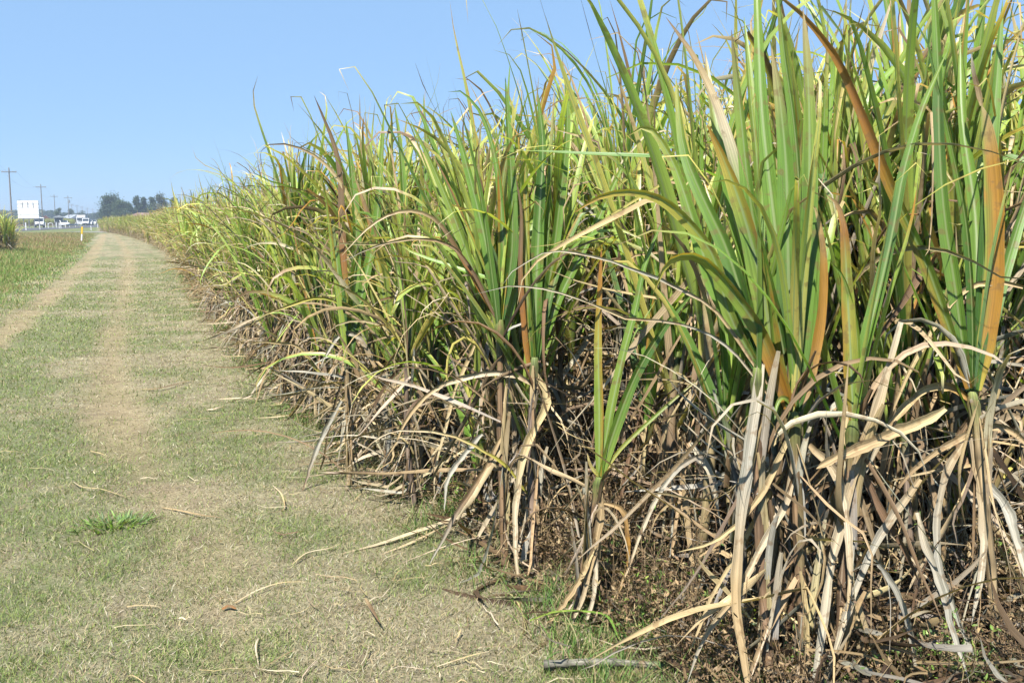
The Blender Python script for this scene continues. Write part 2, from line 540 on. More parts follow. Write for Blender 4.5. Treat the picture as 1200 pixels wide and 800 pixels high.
# ------------------------------------------------------------------ turf and grasses (stuff)
def blades(name, x, y, h, w, lean, colr, mat, label, cat, segs=2, bend=.6, tipcol=None, z0=None):
    n = len(x)
    ph = U(0, 2 * np.pi, n)
    z = gz(x, y) if z0 is None else z0
    rb = Ribbons()
    S = segs + 1
    P, d, side = blade_paths(np.stack([x, y, z - .003], -1), lean, ph, h, U(.2, 1, n) * bend, np.full(n, 1.3), U(-.6, .6, n), S)
    s = np.linspace(0, 1, S)[None, :]
    ww = w[:, None] * (1 - s ** 1.6) + .0002
    sd, nr = twist(d, side, U(-.8, .8, n)[:, None] + 0 * s)
    c = np.ones((n, S, 2, 4)); c[..., :3] = colr[:, None, None, :]
    if tipcol is not None:
        c[..., :3] = lerp(c[..., :3], tipcol[:, None, None, :], sst(.45, .9, s)[..., None, None] * np.ones((n, 1, 2, 1)))
    rb.add_strips(P, sd, nr, ww, np.zeros((n, S)), c, 2)
    o = obj(name, rb.mesh(name, mat))
    tag(o, label, cat, kind='stuff')
    return o


def wedge_points(n, r0, r1, amin=-64, amax=64):
    """points thinning with distance from the near end of the track"""
    r = np.exp(U(math.log(r0), math.log(r1), n))
    a = R(amin) + U(0, 1, n) * R(amax - amin)
    return r * np.sin(a), r * np.cos(a), r


def build_turf():
    x, y, r = wedge_points(980000, 2.2, 42, -42, 50)
    rut, inside, left = ground_fields(x, y)
    keep = (x < edge_x(y) + .35 * noise(x * 4, y * 4, 3)) & (rng.random(len(x)) > rut * .8) & (rng.random(len(x)) > left * .85) & (x > -16)
    x, y, r, rut = x[keep], y[keep], r[keep], rut[keep]
    n = len(x)
    t = turf_mix(x, y)
    g = pick([np.array([.18, .245, .07]), np.array([.27, .32, .10]), np.array([.13, .18, .06])], [.45, .35, .2], n)
    s = .92 * pick([np.array([.47, .40, .235]), np.array([.37, .30, .175]), np.array([.58, .53, .39]), np.array([.25, .19, .12])], [.42, .28, .14, .16], n)
    isg = rng.random(n) < (.18 + .48 * t) * (1 - rut * .7)
    c = np.where(isg[:, None], g, s)
    edge = sst(.5, .0, edge_x(y) - x)
    h = U(.014, .036, n) * (1 + .8 * edge) * (1 + .25 * t) * (1 + sst(6, 20, r) * .3)
    w = U(.0008, .0016, n) * np.clip(r / 4.5, 1, 5)
    lean = np.where(isg, U(.2, 1.2, n), U(.6, 1.55, n))
    blades('short_grass', x, y, h, w, lean, c, M_GRASS, 'short green and straw coloured grass on the farm track', 'grass', bend=.3)


def build_verge():
    """knee-high grass between the left rut and the highway"""
    n = 230000
    Y = np.exp(U(math.log(9), math.log(125), n))
    X = verge_x(Y) - U(0, 1, n) ** 1.2 * np.clip(2 + Y * .16, 2, 14)
    off = verge_x(Y) - X
    dens = sst(.0, .7, off + (fbm(X, Y * .5, 61) - .5))
    keep = rng.random(n) < dens
    X, Y, off = X[keep], Y[keep], off[keep]
    n = len(X)
    hh = lerp(.10, .42, sst(.2, 3.0, off) * (.55 + .45 * sst(10, 30, Y))) * U(.5, 1.15, n) * lerp(1, .55, sst(70, 100, Y))
    gn = fbm(X * .35, Y * .15, 63)
    red = rng.random(n) < lerp(.04, .75, sst(32, 64, Y + (gn - .5) * 30))
    g = pick([np.array([.14, .26, .055]), np.array([.25, .33, .09]), np.array([.34, .32, .13])], [.5, .3, .2], n)
    st = pick([np.array([.42, .32, .17]), np.array([.36, .22, .13]), np.array([.5, .43, .24])], [.4, .35, .25], n)
    dry = rng.random(n) < lerp(.15, .5, sst(.35, .7, gn))
    c = np.where(dry[:, None], st, g)
    tip = np.where(red[:, None], pick([np.array([.33, .17, .11]), np.array([.42, .26, .15])], [.5, .5], n), c)
    w = U(.0018, .004, n) * np.clip(Y / 14, 1, 6)
    blades('tall_grass', X, Y, hh, w, U(.02, .5, n), c, M_GRASS, 'tall green verge grass with reddish seed heads left of the track', 'grass', segs=3, bend=.7, tipcol=tip)
    # low turf under and beside it
    n = 60000
    Y = np.exp(U(math.log(5), math.log(60), n)); X = verge_x(Y) - U(-.3, 6, n)
    c = np.where((rng.random(n) < .55)[:, None], pick([np.array([.16, .27, .07])], [1], n), pick([np.array([.45, .38, .2])], [1], n))
    blades('verge_turf', X, Y, U(.03, .12, n), U(.001, .003, n) * np.clip(Y / 8, 1, 5), U(.1, .9, n), c, M_GRASS, 'low patchy grass along the foot of the verge', 'grass')


def build_edge_weeds():
    """green tufts at the foot of the cane"""
    xs = []; ys = []
    for _ in range(150):
        yy = float(np.exp(U(math.log(2.2), math.log(30), 1)[0]))
        xx = float(edge_x(yy) + U(-.25, .45, 1)[0])
        if yy < 2.6: xx = float(U(1.4, 2.6, 1)[0])
        k = int(U(30, 110, 1)[0])
        xs.append(xx + rng.normal(0, .07, k)); ys.append(yy + rng.normal(0, .09, k))
    x = np.concatenate(xs); y = np.concatenate(ys); n = len(x)
    c = pick([np.array([.10, .19, .045]), np.array([.18, .26, .07]), np.array([.36, .31, .16])], [.45, .25, .3], n)
    blades('edge_grass', x, y, U(.05, .17, n), U(.001, .0026, n) * np.clip(np.hypot(x, y) / 5, 1, 3), U(.05, .8, n), c, M_GRASS,
           'fresh green grass tufts at the foot of the cane', 'grass', segs=3, bend=1.0)


build_turf(); build_verge(); build_edge_weeds()


def build_litter():
    """fallen dead cane leaves and broken bits between the plants"""
    rb = Ribbons()
    n = 24000
    Y = np.exp(U(math.log(1.7), math.log(26), n)); X = edge_x(Y) + U(-.12, 4.2, n) ** 1.0
    n2 = n
    S = 6
    L = U(.06, .46, n); th0 = U(1.15, 1.9, n)
    P, d, side = blade_paths(np.stack([X, Y, gz(X, Y) + U(.005, .36, n) * rng.random(n) ** 1.5 * sst(-.1, .6, X - edge_x(Y))], -1), th0, U(0, 6.28, n), L, U(-.7, .9, n), U(.7, 2, n), U(-1.5, 1.5, n), S, ripple=.15)
    P[:, :, 2] = np.maximum(P[:, :, 2], gz(P[:, :, 0], P[:, :, 1]) + .006)
    s = np.linspace(0, 1, S)[None]
    w = (.0015 + .013 * rng.random(n) ** 2.5)[:, None] * ((1 - s ** 2) ** .6 + .05)
    sd, nr = twist(d, side, U(-1.2, 1.2, n)[:, None] + U(-2, 2, n)[:, None] * s)
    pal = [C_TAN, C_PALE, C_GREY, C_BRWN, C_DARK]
    rb.add_strips(P, sd, nr, w, U(-.8, .8, n)[:, None] * np.ones((1, S)), dry_colours(n, S, 3, pal, [.20, .04, .12, .34, .30]) * np.array([.62, .60, .58, 1]), 3)  # dry palette darkened overall, painting deeper shade under the cane into the litter
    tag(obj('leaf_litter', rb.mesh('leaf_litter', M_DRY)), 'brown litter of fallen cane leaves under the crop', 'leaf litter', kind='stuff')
    # scattered straw on the track
    rb = Ribbons()
    x, y, r = wedge_points(2600, 2.4, 24, -30, 45)
    keep = x < edge_x(y) + .1
    keep &= rng.random(len(x)) < lerp(.12, 1, sst(1.6, 0, edge_x(y) - x)) 
    x, y = x[keep], y[keep]; n = len(x); S = 5
    P, d, side = blade_paths(np.stack([x, y, gz(x, y) + .022], -1), U(1.45, 1.65, n), U(0, 6.28, n), U(.03, .22, n), U(-.15, .15, n), U(1, 2, n), U(-1.2, 1.2, n), S)
    P[:, :, 2] = gz(P[:, :, 0], P[:, :, 1]) + U(.014, .03, (n, S))
    s = np.linspace(0, 1, S)[None]
    w = U(.0007, .003, n)[:, None] * ((1 - s ** 2) ** .5 + .1)
    sd, nr = twist(d, side, U(-.6, .6, n)[:, None] + 0 * s)
    rb.add_strips(P, sd, nr, w, U(-.5, .5, n)[:, None] * np.ones((1, S)), dry_colours(n, S, 3, [C_PALE, C_STRAW, C_TAN, C_BRWN], [.35, .3, .2, .15]), 3)
    tag(obj('straw_bits', rb.mesh('straw_bits', M_DRY)), 'loose bits of straw and leaf scattered over the track', 'straw', kind='stuff')


def build_dry_weeds():
    """twiggy brown undergrowth between the cane plants, with a few green leaves"""
    rb = Ribbons(); rg = Ribbons()
    for _ in range(430):
        yy = float(np.exp(U(math.log(2.2), math.log(12), 1)[0])); xx = float(edge_x(yy) + .08 + 2.5 * rng.random() ** 1.6)
        hgt = float(U(.12, .46, 1)[0]); k = int(U(10, 22, 1)[0]); S = 6
        p0 = np.stack([np.full(k, xx) + rng.normal(0, .04, k), np.full(k, yy) + rng.normal(0, .04, k), np.full(k, float(gz(xx, yy)))], -1)
        P, d, side = blade_paths(p0, U(.05, .9, k), U(0, 6.28, k), hgt * U(.5, 1.2, k), U(-.3, .9, k), U(1, 2, k), U(-1, 1, k), S, ripple=.1)
        s = np.linspace(0, 1, S)[None]
        sd, nr = twist(d, side, 0 * s * np.ones((k, 1)))
        pal = [C_BRWN, C_DARK, np.array([.26, .19, .10]), C_TAN]
        rb.add_strips(P, sd, nr, np.full((k, S), .0011), np.zeros((k, S)), dry_colours(k, S, 2, pal, [.4, .2, .25, .15]), 2)
        # small leaves along the twigs
        m = k * 9
        j = rng.integers(0, k, m); q = rng.integers(1, S, m)
        p = P[j, q] + U(-.006, .006, (m, 3)); S2 = 3
        P2, d2, s2 = blade_paths(p, U(.3, 2.2, m), U(0, 6.28, m), U(.010, .028, m), U(-.5, .8, m), np.ones(m), U(-.5, .5, m), S2)
        sd, nr = twist(d2, s2, U(-1, 1, (m, 1)) * np.ones((1, S2)))
        w = U(.002, .0055, m)[:, None] * np.array([[.5, 1, .15]])
        tgt = rg if rng.random() < .12 else rb
        if tgt is rg:
            cc = np.ones((m, S2, 2, 4)); cc[..., :3] = pick([C_GREEN, C_LIME, C_DEEP], [.5, .2, .3], m)[:, None, None, :]
        else:
            cc = dry_colours(m, S2, 2, pal, [.35, .15, .25, .25])
        tgt.add_strips(P2, sd, nr, w, np.zeros((m, S2)), cc, 2)
    tag(obj('dry_undergrowth', rb.mesh('dry_undergrowth', M_DRY)), 'twiggy brown dried weeds between the cane plants', 'weeds', kind='stuff')
    tag(obj('green_undergrowth', rg.mesh('green_undergrowth', M_LEAF)), 'small green leafy weeds growing low among the cane', 'weeds', kind='stuff')


build_litter(); build_dry_weeds()


# ------------------------------------------------------------------ sugarcane plants
def cane_proto(seed, shoots, S=14, merged=False, yellow=.3, scale=1.0, dry_n=(26, 38), out_ph=math.pi, nleaf=(10, 14), lod_w=1.0):
    """one cane plant: stalks, each crowned by a leaf fan, and the dead leaves hanging about them. Returns meshes"""
    res = {'stalks': [], 'dry': None}
    dr = Ribbons()
    allr = Ribbons()
    for i in range(shoots):
        a = U(0, 2 * np.pi, 1)[0]; rr = U(.02, .30, 1)[0] if shoots > 1 else .01
        base = np.array([rr * math.cos(a), rr * math.sin(a), -.03])
        h = U(.60, 1.10, 1)[0] * scale
        if shoots > 2 and i >= shoots - 1: h *= U(.35, .6, 1)[0]
        lean = U(0, .15, 1)[0]
        top = base + np.array([math.cos(a) * lean * h, math.sin(a) * lean * h, h])
        sm, ctr = stalk_mesh('cane_stalk', base, top)
        fan = allr if merged else Ribbons()
        green_fan(fan, ctr[-2], U(0, np.pi, 1)[0], int(U(nleaf[0], nleaf[1], 1)[0]), S=S, tilt=U(-.09, .09, 2), scale=scale * U(.9, 1.1, 1)[0], yellow=yellow, wide=lod_w)
        dn = int(U(dry_n[0], dry_n[1], 1)[0])
        dry_blades(allr if merged else dr, base, top, dn, S=(13 if not merged else 8), big=scale * U(.8, 1.05, 1)[0], out_ph=out_ph)
        # dead and dying narrow blades standing among the green ones
        m = int(U(3, 7, 1)[0]); tgt = allr if merged else dr; SS = S
        p0 = np.repeat(ctr[-3][None], m, 0) - np.array([[0, 0, 1.0]]) * U(0, .3, m)[:, None] * scale
        bd = np.where(rng.random(m) < .6, U(.9, 2.9, m), U(-.1, .5, m))
        P, d, side = blade_paths(p0, U(.05, .55, m), U(0, 6.28, m), U(.7, 1.35, m) * scale, bd, U(1.2, 2.8, m), U(-.6, .6, m), SS, U(.3, .8, m), np.where(rng.random(m) < .3, U(.6, 2.2, m), 0), ripple=.07, curl=U(-3, 5, m))
        ss = np.linspace(0, 1, SS)[None]
        sd, nr = twist(d, side, U(-1, 1, m)[:, None] + U(-2.5, 2.5, m)[:, None] * ss)
        tgt.add_strips(P, sd, nr, (U(.004, .014, m) * lod_w)[:, None] * ((1 - ss ** 1.6) ** .9 + .04), U(-1.2, -.2, m)[:, None] * np.ones((1, SS)), dry_colours(m, SS, 3, [C_TAN, C_PALE, C_BRWN, C_YELL, C_ORNG, C_STRAW], [.3, .16, .2, .12, .08, .14]), 3)
        res['stalks'].append((sm, None if merged else fan.mesh('leaf_fan', M_LEAF)))
    if merged:
        res['all'] = allr.mesh('sugarcane_plant', M_LEAF)
    else:
        res['dry'] = dr.mesh('dead_leaves', M_DRY)
    return res


def build_plant(meshes, loc, rz, label, group, name='sugarcane_plant', sc=1.0):
    t = empty(name, loc, rz, label, 'sugarcane', group)
    t.scale = (sc, sc, sc)
    for sm, fm in meshes['stalks']:
        st = obj('stalk', sm, t)
        obj('leaf_fan', fm, st)
    obj('dead_leaves', meshes['dry'], t)
    return t


print('protos')
PROTO = [cane_proto(i, random.choice([5, 6, 7, 7, 8, 9]), yellow=random.choice([.15, .3, .45, .7]), scale=random.uniform(1.0, 1.15)) for i in range(26)]
FAR = [cane_proto(100 + i, random.choice([5, 6, 6]), S=8, merged=True, scale=random.uniform(.96, 1.08), yellow=random.choice([.5, .8, 1.1]), dry_n=(8, 13), nleaf=(8, 11), lod_w=1.25) for i in range(12)]

ORD = ['nearest', 'second', 'third', 'fourth', 'fifth', 'sixth', 'seventh', 'eighth', 'ninth', 'tenth', 'eleventh', 'twelfth', 'thirteenth', 'fourteenth',
       'fifteenth', 'sixteenth', 'seventeenth', 'eighteenth', 'nineteenth', 'twentieth']

HERO_XY = []     # filled below; generic plants keep clear of these


# ---- plants traced from the photograph, nearest the camera
def spline(pts, n):
    pts = np.array(pts, float)
    if len(pts) < 3:
        t = np.linspace(0, 1, n)[:, None]
        return pts[0] * (1 - t) + pts[-1] * t
    P = np.vstack([2 * pts[0] - pts[1], pts, 2 * pts[-1] - pts[-2]])
    seg = np.linalg.norm(np.diff(pts, axis=0), axis=1); cum = np.concatenate([[0], np.cumsum(seg)])
    out = []
    for q in np.linspace(0, cum[-1], n):
        i = min(np.searchsorted(cum, q, 'right') - 1, len(seg) - 1)
        t = (q - cum[i]) / max(seg[i], 1e-9)
        p0, p1, p2, p3 = P[i], P[i + 1], P[i + 2], P[i + 3]
        out.append(.5 * ((2 * p1) + (-p0 + p2) * t + (2 * p0 - 5 * p1 + 4 * p2 - p3) * t * t + (-p0 + 3 * p1 - 3 * p2 + p3) * t ** 3))
    return np.array(out)


PAL = {'deep': np.array([.068, .150, .028]), 'green': np.array([.165, .290, .048]), 'blue': np.array([.095, .175, .052]), 'lime': np.array([.24, .33, .055]), 'yell': np.array([.42, .38, .07]), 'orng': np.array([.43, .22, .04]), 'tan': C_TAN, 'pale': C_PALE, 'grey': C_GREY,
       'brwn': C_BRWN, 'dark': C_DARK, 'straw': C_STRAW, 'rust': np.array([.36, .16, .05])}


def traced_blade(rb, origin, pts, depth, width, cols, edge=None, roll=0.0, twist_end=0.0, fold=-.5, full=.15, dd=0.0, S=20, C=5, taper=2.3):
    """pts: photo positions; depth: metres along the view axis; dd: depth change to the tip"""
    m = len(pts)
    W = [at(p[0], p[1], depth + dd * (i / (m - 1)) ** 1.3 + (p[2] if len(p) > 2 else 0)) for i, p in enumerate(pts)]
    P = spline(W, S) - origin[None, :]
    d = norm(np.gradient(P, axis=0))
    view = norm(P + origin[None, :] - np.array([[0, 0, CAM_H]]))
    side = norm(np.cross(d, view))
    s = np.linspace(0, 1, S)
    sd, nr = twist(d, side, roll + twist_end * s ** 2)
    w = (.55 + .45 * sst(0, full + .05, s)) * (1 - s ** taper) ** .75 + .02
    w = w * width * .5 * (1 + .05 * np.sin(s * 23 + width * 900)) * (rng.uniform(.78, 1.12, S) if fold < -.8 else 1)
    if fold < -.8:
        P = P + np.cumsum(rng.normal(0, .0022, (S, 3)), 0)
    k = np.array([PAL[c] for c in cols])
    cs = np.stack([np.interp(s, np.linspace(0, 1, len(k)), k[:, q]) for q in range(3)], -1)
    out = np.ones((1, S, C, 4)); out[0, ..., :3] = cs[:, None, :] * rng.uniform(.88, 1.10, (S, C, 1))
    grn = np.array([np.interp(s, np.linspace(0, 1, len(cols)), [1.0 if c in ('deep', 'green', 'blue', 'lime', 'yell') else .0 for c in cols])])
    out[..., 3] = grn[:, :, None]
    if edge:
        for kk in ([0, 1] if edge[0] == 'l' else [C - 1, C - 2] if edge[0] == 'r' else [0, C - 1]):
            f = ((.9 if kk in (0, C - 1) else .5) * np.clip(rng.uniform(-.1, 1.5, S), 0, 1))[:, None]
            out[0, :, kk, :3] = lerp(out[0, :, kk, :3], PAL[edge[1]], f)
    rb.add_strips(P[None], sd[None], nr[None], w[None], np.full((1, S), fold), out, C)


def traced_plant(base_px, stalks, dead, depth, label, extra_dry=14, extra_dry_big=1.0, extra_fan=0, clear=.42, bundle=0, spread=.14):
    """stalks: list of (foot pixel, top pixel, leaves); a leaf is (points, width, colours, keyword options)"""
    b = at(base_px[0], base_px[1], depth)
    gx, gy = b[0], b[1]
    origin = np.array([gx, gy, float(gz(gx, gy))])
    t = empty('sugarcane_plant', origin, 0, label, 'sugarcane', None)
    HERO_XY.append((gx, gy, clear))
    dr = Ribbons()
    for foot, top, leaves in stalks:
        f = at(foot[0], foot[1], depth) - origin
        if f[2] > .02: f = np.array([f[0], f[1], -.03])
        tp = at(top[0], top[1], depth) - origin
        f[2] = -.03
        sm, ctr = stalk_mesh('cane_stalk', f, tp, .0165, .014, 9, bow=U(-.02, .02, 2))
        st = obj('stalk', sm, t)
        rb = Ribbons()
        for lf in leaves:
            pts, width, cols = lf[:3]; kw = lf[3] if len(lf) > 3 else {}
            traced_blade(rb, origin, pts, depth, width, cols, **kw)
        if extra_fan:
            green_fan(rb, ctr[-2], U(0, 3, 1)[0], extra_fan, yellow=.25)
        obj('leaf_fan', rb.mesh('leaf_fan', M_LEAF), st)
        dry_blades(dr, f, tp, extra_dry, big=extra_dry_big)
        # sheaths clinging to the stalk
        n = 5
        q = U(.0, .75, n); p0 = f[None] + (tp - f)[None] * q[:, None] + U(-.012, .012, (n, 3))
        P, d, side = blade_paths(p0, U(.0, .12, n), U(0, 6.28, n), U(.22, .4, n), U(0, .5, n), U(1, 3, n), U(-.4, .4, n), 8)
        s = np.linspace(0, 1, 8)[None]
        sd, nr = twist(d, side, U(-1, 1, n)[:, None] + 0 * s)
        dr.add_strips(P, sd, nr, U(.010, .017, n)[:, None] * (1 - .6 * s ** 3), np.full((n, 8), -.9), dry_colours(n, 8, 3, [C_TAN, C_GREY, C_STRAW], [.5, .3, .2]), 3)
    for _ in range(bundle):
        a = U(0, 6.28, 1)[0]; r_ = U(.03, spread, 1)[0]
        bk = U(.24, .50, 1)[0]; f = np.array([math.cos(a) * r_ + math.sin(YAW) * bk, math.sin(a) * r_ + math.cos(YAW) * bk, -.03]); h_ = U(.72, 1.05, 1)[0]
        tp = f + np.array([math.cos(a) * .12 * h_ + U(-.05, .05, 1)[0], math.sin(a) * .12 * h_ + U(-.05, .05, 1)[0], h_])
        sm, ctr = stalk_mesh('cane_stalk', f, tp, .013, .010, 7)
        st = obj('stalk', sm, t)
        rb = Ribbons(); green_fan(rb, ctr[-2], U(0, 3, 1)[0], 5, yellow=.12, scale=U(.7, .95, 1)[0])
        obj('leaf_fan', rb.mesh('leaf_fan', M_LEAF), st)
        n = 7
        q = U(.0, .8, n); p0 = f[None] + (tp - f)[None] * q[:, None] + U(-.012, .012, (n, 3))
        P, d, side = blade_paths(p0, U(.0, .16, n), U(0, 6.28, n), U(.22, .5, n), U(0, .6, n), U(1, 3, n), U(-.4, .4, n), 8)
        ss = np.linspace(0, 1, 8)[None]
        sd, nr = twist(d, side, U(-1, 1, n)[:, None] + 0 * ss)
        dr.add_strips(P, sd, nr, U(.008, .016, n)[:, None] * (1 - .6 * ss ** 3), np.full((n, 8), -.9), dry_colours(n, 8, 3, [C_TAN, C_GREY, C_BRWN], [.45, .25, .3]), 3)
        dry_blades(dr, f, tp, 12, big=.85)
    for pts, width, cols, *kw in dead:
        traced_blade(dr, origin, pts, depth, width, cols, fold=-.9, **(kw[0] if kw else {}))
    obj('dead_leaves', dr.mesh('dead_leaves', M_DRY), t)
    return t


# A: big clump right of centre
traced_plant((945, 830), [
    ((948, 830), (930, 482), [
        ([(929, 482), (925, 400), (923, 300), (921, 200), (914, 120), (904, 55)], .070, ['deep', 'blue', 'green', 'green', 'tan'], dict(roll=.25)),
        ([(931, 482), (940, 380), (947, 280), (949, 180), (947, 90), (941, 10)], .062, ['blue', 'green', 'green', 'lime', 'tan'], dict(roll=-.2)),
        ([(928, 480), (915, 400), (898, 330), (879, 240), (868, 140), (857, 35)], .058, ['deep', 'deep', 'green', 'green', 'lime', 'brwn'], dict(roll=.5)),
        ([(926, 478), (908, 420), (893, 340), (874, 262), (851, 195), (829, 146)], .074, ['orng', 'lime', 'lime', 'green', 'yell', 'orng'], dict(edge=('l', 'orng'), roll=.3, full=.3)),
        ([(924, 478), (916, 455), (890, 390), (857, 341), (825, 305), (799, 300), (780, 311), (765, 345)], .050, ['orng', 'orng', 'lime', 'lime', 'yell', 'yell'], dict(edge=('l', 'orng'), roll=.2, dd=-.15, twist_end=.8)),
        ([(934, 482), (944, 462), (955, 415), (964, 354), (964, 289), (955, 243), (948, 236)], .034, ['tan', 'orng', 'orng', 'straw'], dict(roll=-.3, dd=-.05)),
        ([(933, 482), (942, 420), (950, 340), (955, 268), (958, 262)], .052, ['deep', 'green', 'green', 'lime'], dict(roll=-.1, taper=9)),
        ([(927, 480), (905, 400), (885, 310), (868, 220), (842, 130), (815, 70), (780, 20)], .048, ['deep', 'green', 'green', 'green', 'pale', 'tan', 'brwn'], dict(roll=-.4, dd=.1)),
        ([(930, 482), (935, 380), (937, 260), (930, 150), (918, 60), (910, -30)], .05, ['deep', 'deep', 'green', 'lime'], dict(roll=.8, dd=.12)),
        ([(929, 482), (919, 360), (905, 240), (893, 130), (888, 20), (885, -60)], .055, ['deep', 'green', 'green', 'lime'], dict(roll=.1, dd=.2)),
        ([(932, 484), (925, 470), (916, 466), (910, 476), (908, 492)], .016, ['green', 'lime', 'green'], dict(dd=-.05)),
    ]),
    ((905, 838), (888, 430), [
        ([(888, 430), (872, 360), (850, 290), (820, 225), (800, 170), (792, 90)], .055, ['deep', 'deep', 'green', 'green', 'yell'], dict(roll=.4, dd=.15)),
        ([(887, 430), (862, 380), (835, 330), (812, 260), (788, 190), (760, 150), (735, 160)], .050, ['deep', 'green', 'green', 'lime', 'yell'], dict(roll=.2, dd=.1)),
        ([(889, 430), (880, 340), (858, 240), (838, 140), (826, 60)], .052, ['deep', 'green', 'green', 'tan'], dict(roll=-.3, dd=.25)),
        ([(890, 430), (886, 320), (890, 220), (880, 110), (872, 20)], .05, ['deep', 'green', 'lime', 'lime'], dict(roll=-.6, dd=.2)),
        ([(887, 428), (855, 370), (835, 300), (800, 255), (770, 232), (735, 225), (700, 232), (672, 250)], .042, ['green', 'lime', 'lime', 'yell', 'yell', 'orng'], dict(edge=('l', 'yell'), roll=.3, dd=-.1)),
    ]),
    ((985, 845), (1000, 492), [
        ([(1000, 492), (997, 420), (993, 340), (988, 262), (978, 235), (968, 228)], .045, ['green', 'lime', 'yell', 'lime', 'rust', 'tan'], dict(edge=('r', 'orng'))),
        ([(1001, 492), (1010, 420), (1030, 340), (1046, 270), (1058, 205), (1080, 130), (1110, 60)], .042, ['green', 'green', 'blue', 'green', 'lime'], dict(roll=.3)),
        ([(1000, 492), (1004, 400), (990, 330), (972, 305)], .03, ['green', 'lime', 'green'], dict(roll=.5)),
    ]),
], [
    ([(893, 412), (887, 460), (876, 540), (868, 620), (867, 700), (876, 770), (884, 830)], .034, ['pale', 'grey', 'tan', 'tan'], dict(dd=-.22, taper=5)),
    ([(905, 470), (860, 408), (800, 377), (740, 370), (700, 352), (650, 335), (600, 330), (560, 340)], .010, ['tan', 'grey', 'tan', 'pale', 'grey'], dict(dd=-.2)),
    ([(900, 450), (845, 370), (795, 338), (755, 320), (700, 303), (650, 298), (612, 318), (595, 338)], .012, ['tan', 'tan', 'grey', 'pale', 'grey'], dict(dd=-.15)),
    ([(1108, 478), (1060, 502), (1000, 532), (952, 555)], .034, ['straw', 'tan', 'tan'], dict(dd=-.15, taper=8)),
    ([(1055, 378), (1030, 470), (1000, 560), (975, 660), (965, 740), (950, 830)], .030, ['pale', 'tan', 'pale', 'grey'], dict(dd=-.1, taper=5)),
    ([(1078, 560), (1040, 610), (1010, 660), (990, 720), (968, 800), (960, 840)], .028, ['tan', 'grey', 'pale', 'grey'], dict(dd=-.1)),
    ([(935, 520), (920, 590), (890, 650), (860, 700), (825, 745), (805, 800)], .026, ['tan', 'pale', 'tan', 'grey'], dict(dd=-.1)),
    ([(1075, 600), (1095, 670), (1115, 740), (1135, 800)], .024, ['pale', 'grey', 'grey'], dict(dd=-.15)),
    ([(1030, 660), (1055, 700), (1068, 750), (1078, 810)], .022, ['grey', 'grey', 'pale'], {}),
    ([(930, 500), (900, 560), (870, 600), (830, 628), (790, 640)], .020, ['straw', 'tan', 'straw'], dict(dd=-.1)),
    ([(950, 520), (985, 560), (1000, 640), (998, 720)], .028, ['tan', 'pale', 'tan'], dict(dd=-.15)),
], 3.12, 'tall sugarcane clump with broad dark green leaves and a yellow leaf arching over dead ones', extra_dry=32, extra_dry_big=.85, extra_fan=2, clear=.85, bundle=8, spread=.19)

# B: the solitary shoot with the orange blade at the far right
traced_plant((1172, 768), [
    ((1170, 768), (1139, 458), [
        ([(1138, 458), (1130, 420), (1119, 338), (1106, 250), (1100, 160), (1099, 80), (1095, 0), (1092, -60)], .050, ['deep', 'green', 'green', 'blue', 'green', 'lime'], dict(roll=.3)),
        ([(1139, 458), (1139, 380), (1135, 300), (1128, 240), (1112, 160), (1098, 100), (1085, 40)], .032, ['deep', 'deep', 'green', 'blue'], dict(roll=.6)),
        ([(1141, 458), (1150, 380), (1155, 300), (1160, 200), (1168, 100), (1175, 0)], .055, ['deep', 'deep', 'green', 'green'], dict(roll=-.3, dd=.1)),
        ([(1144, 457), (1155, 405), (1164, 340), (1166, 270), (1163, 200), (1157, 150), (1150, 122)], .062, ['yell', 'orng', 'orng', 'orng', 'orng', 'straw'], dict(edge=('r', 'lime'), roll=.1, taper=7, fold=-.25)),
        ([(1150, 124), (1146, 105), (1141, 85), (1138, 62)], .018, ['tan', 'brwn', 'grey'], dict(dd=.0)),
        ([(1136, 455), (1112, 385), (1086, 312), (1057, 248), (1038, 205), (1005, 122), (980, 68), (950, 28), (920, 0), (890, -12)], .044, ['orng', 'lime', 'lime', 'green', 'orng', 'rust', 'rust', 'rust', 'tan'], dict(edge=('r', 'orng'), roll=.35, dd=-.15)),
        ([(1142, 458), (1162, 380), (1186, 290), (1215, 200), (1240, 140)], .045, ['deep', 'green', 'green'], dict(roll=-.5, dd=.15)),
        ([(1140, 458), (1145, 350), (1143, 250), (1128, 140), (1125, 40)], .05, ['deep', 'green', 'green', 'lime'], dict(roll=.0, dd=.25)),
    ]),
], [
    ([(1142, 470), (1148, 540), (1155, 620), (1150, 680), (1140, 735)], .036, ['grey', 'tan', 'pale', 'grey'], dict(dd=-.1)),
    ([(1150, 560), (1175, 590), (1190, 630), (1205, 690)], .034, ['grey', 'grey', 'pale'], dict(dd=-.2)),
    ([(1200, 335), (1165, 330), (1120, 350), (1060, 440), (1035, 500)], .02, ['tan', 'straw', 'tan'], {}),
    ([(1215, 530), (1170, 500), (1110, 520), (1060, 560), (1045, 600)], .024, ['tan', 'tan', 'brwn'], {}),
    ([(1140, 500), (1110, 560), (1100, 640), (1120, 720), (1160, 800)], .026, ['tan', 'grey', 'grey'], dict(dd=-.15)),
    ([(1142, 470), (1110, 452), (1075, 462), (1040, 500), (1010, 560)], .030, ['orng', 'straw', 'tan', 'grey'], {}),
], 3.42, 'sugarcane shoot with one upright orange blade and a long rusty leaf leaning over its neighbour', extra_dry=40, extra_dry_big=.85, extra_fan=2, clear=.95, bundle=2, spread=.2)

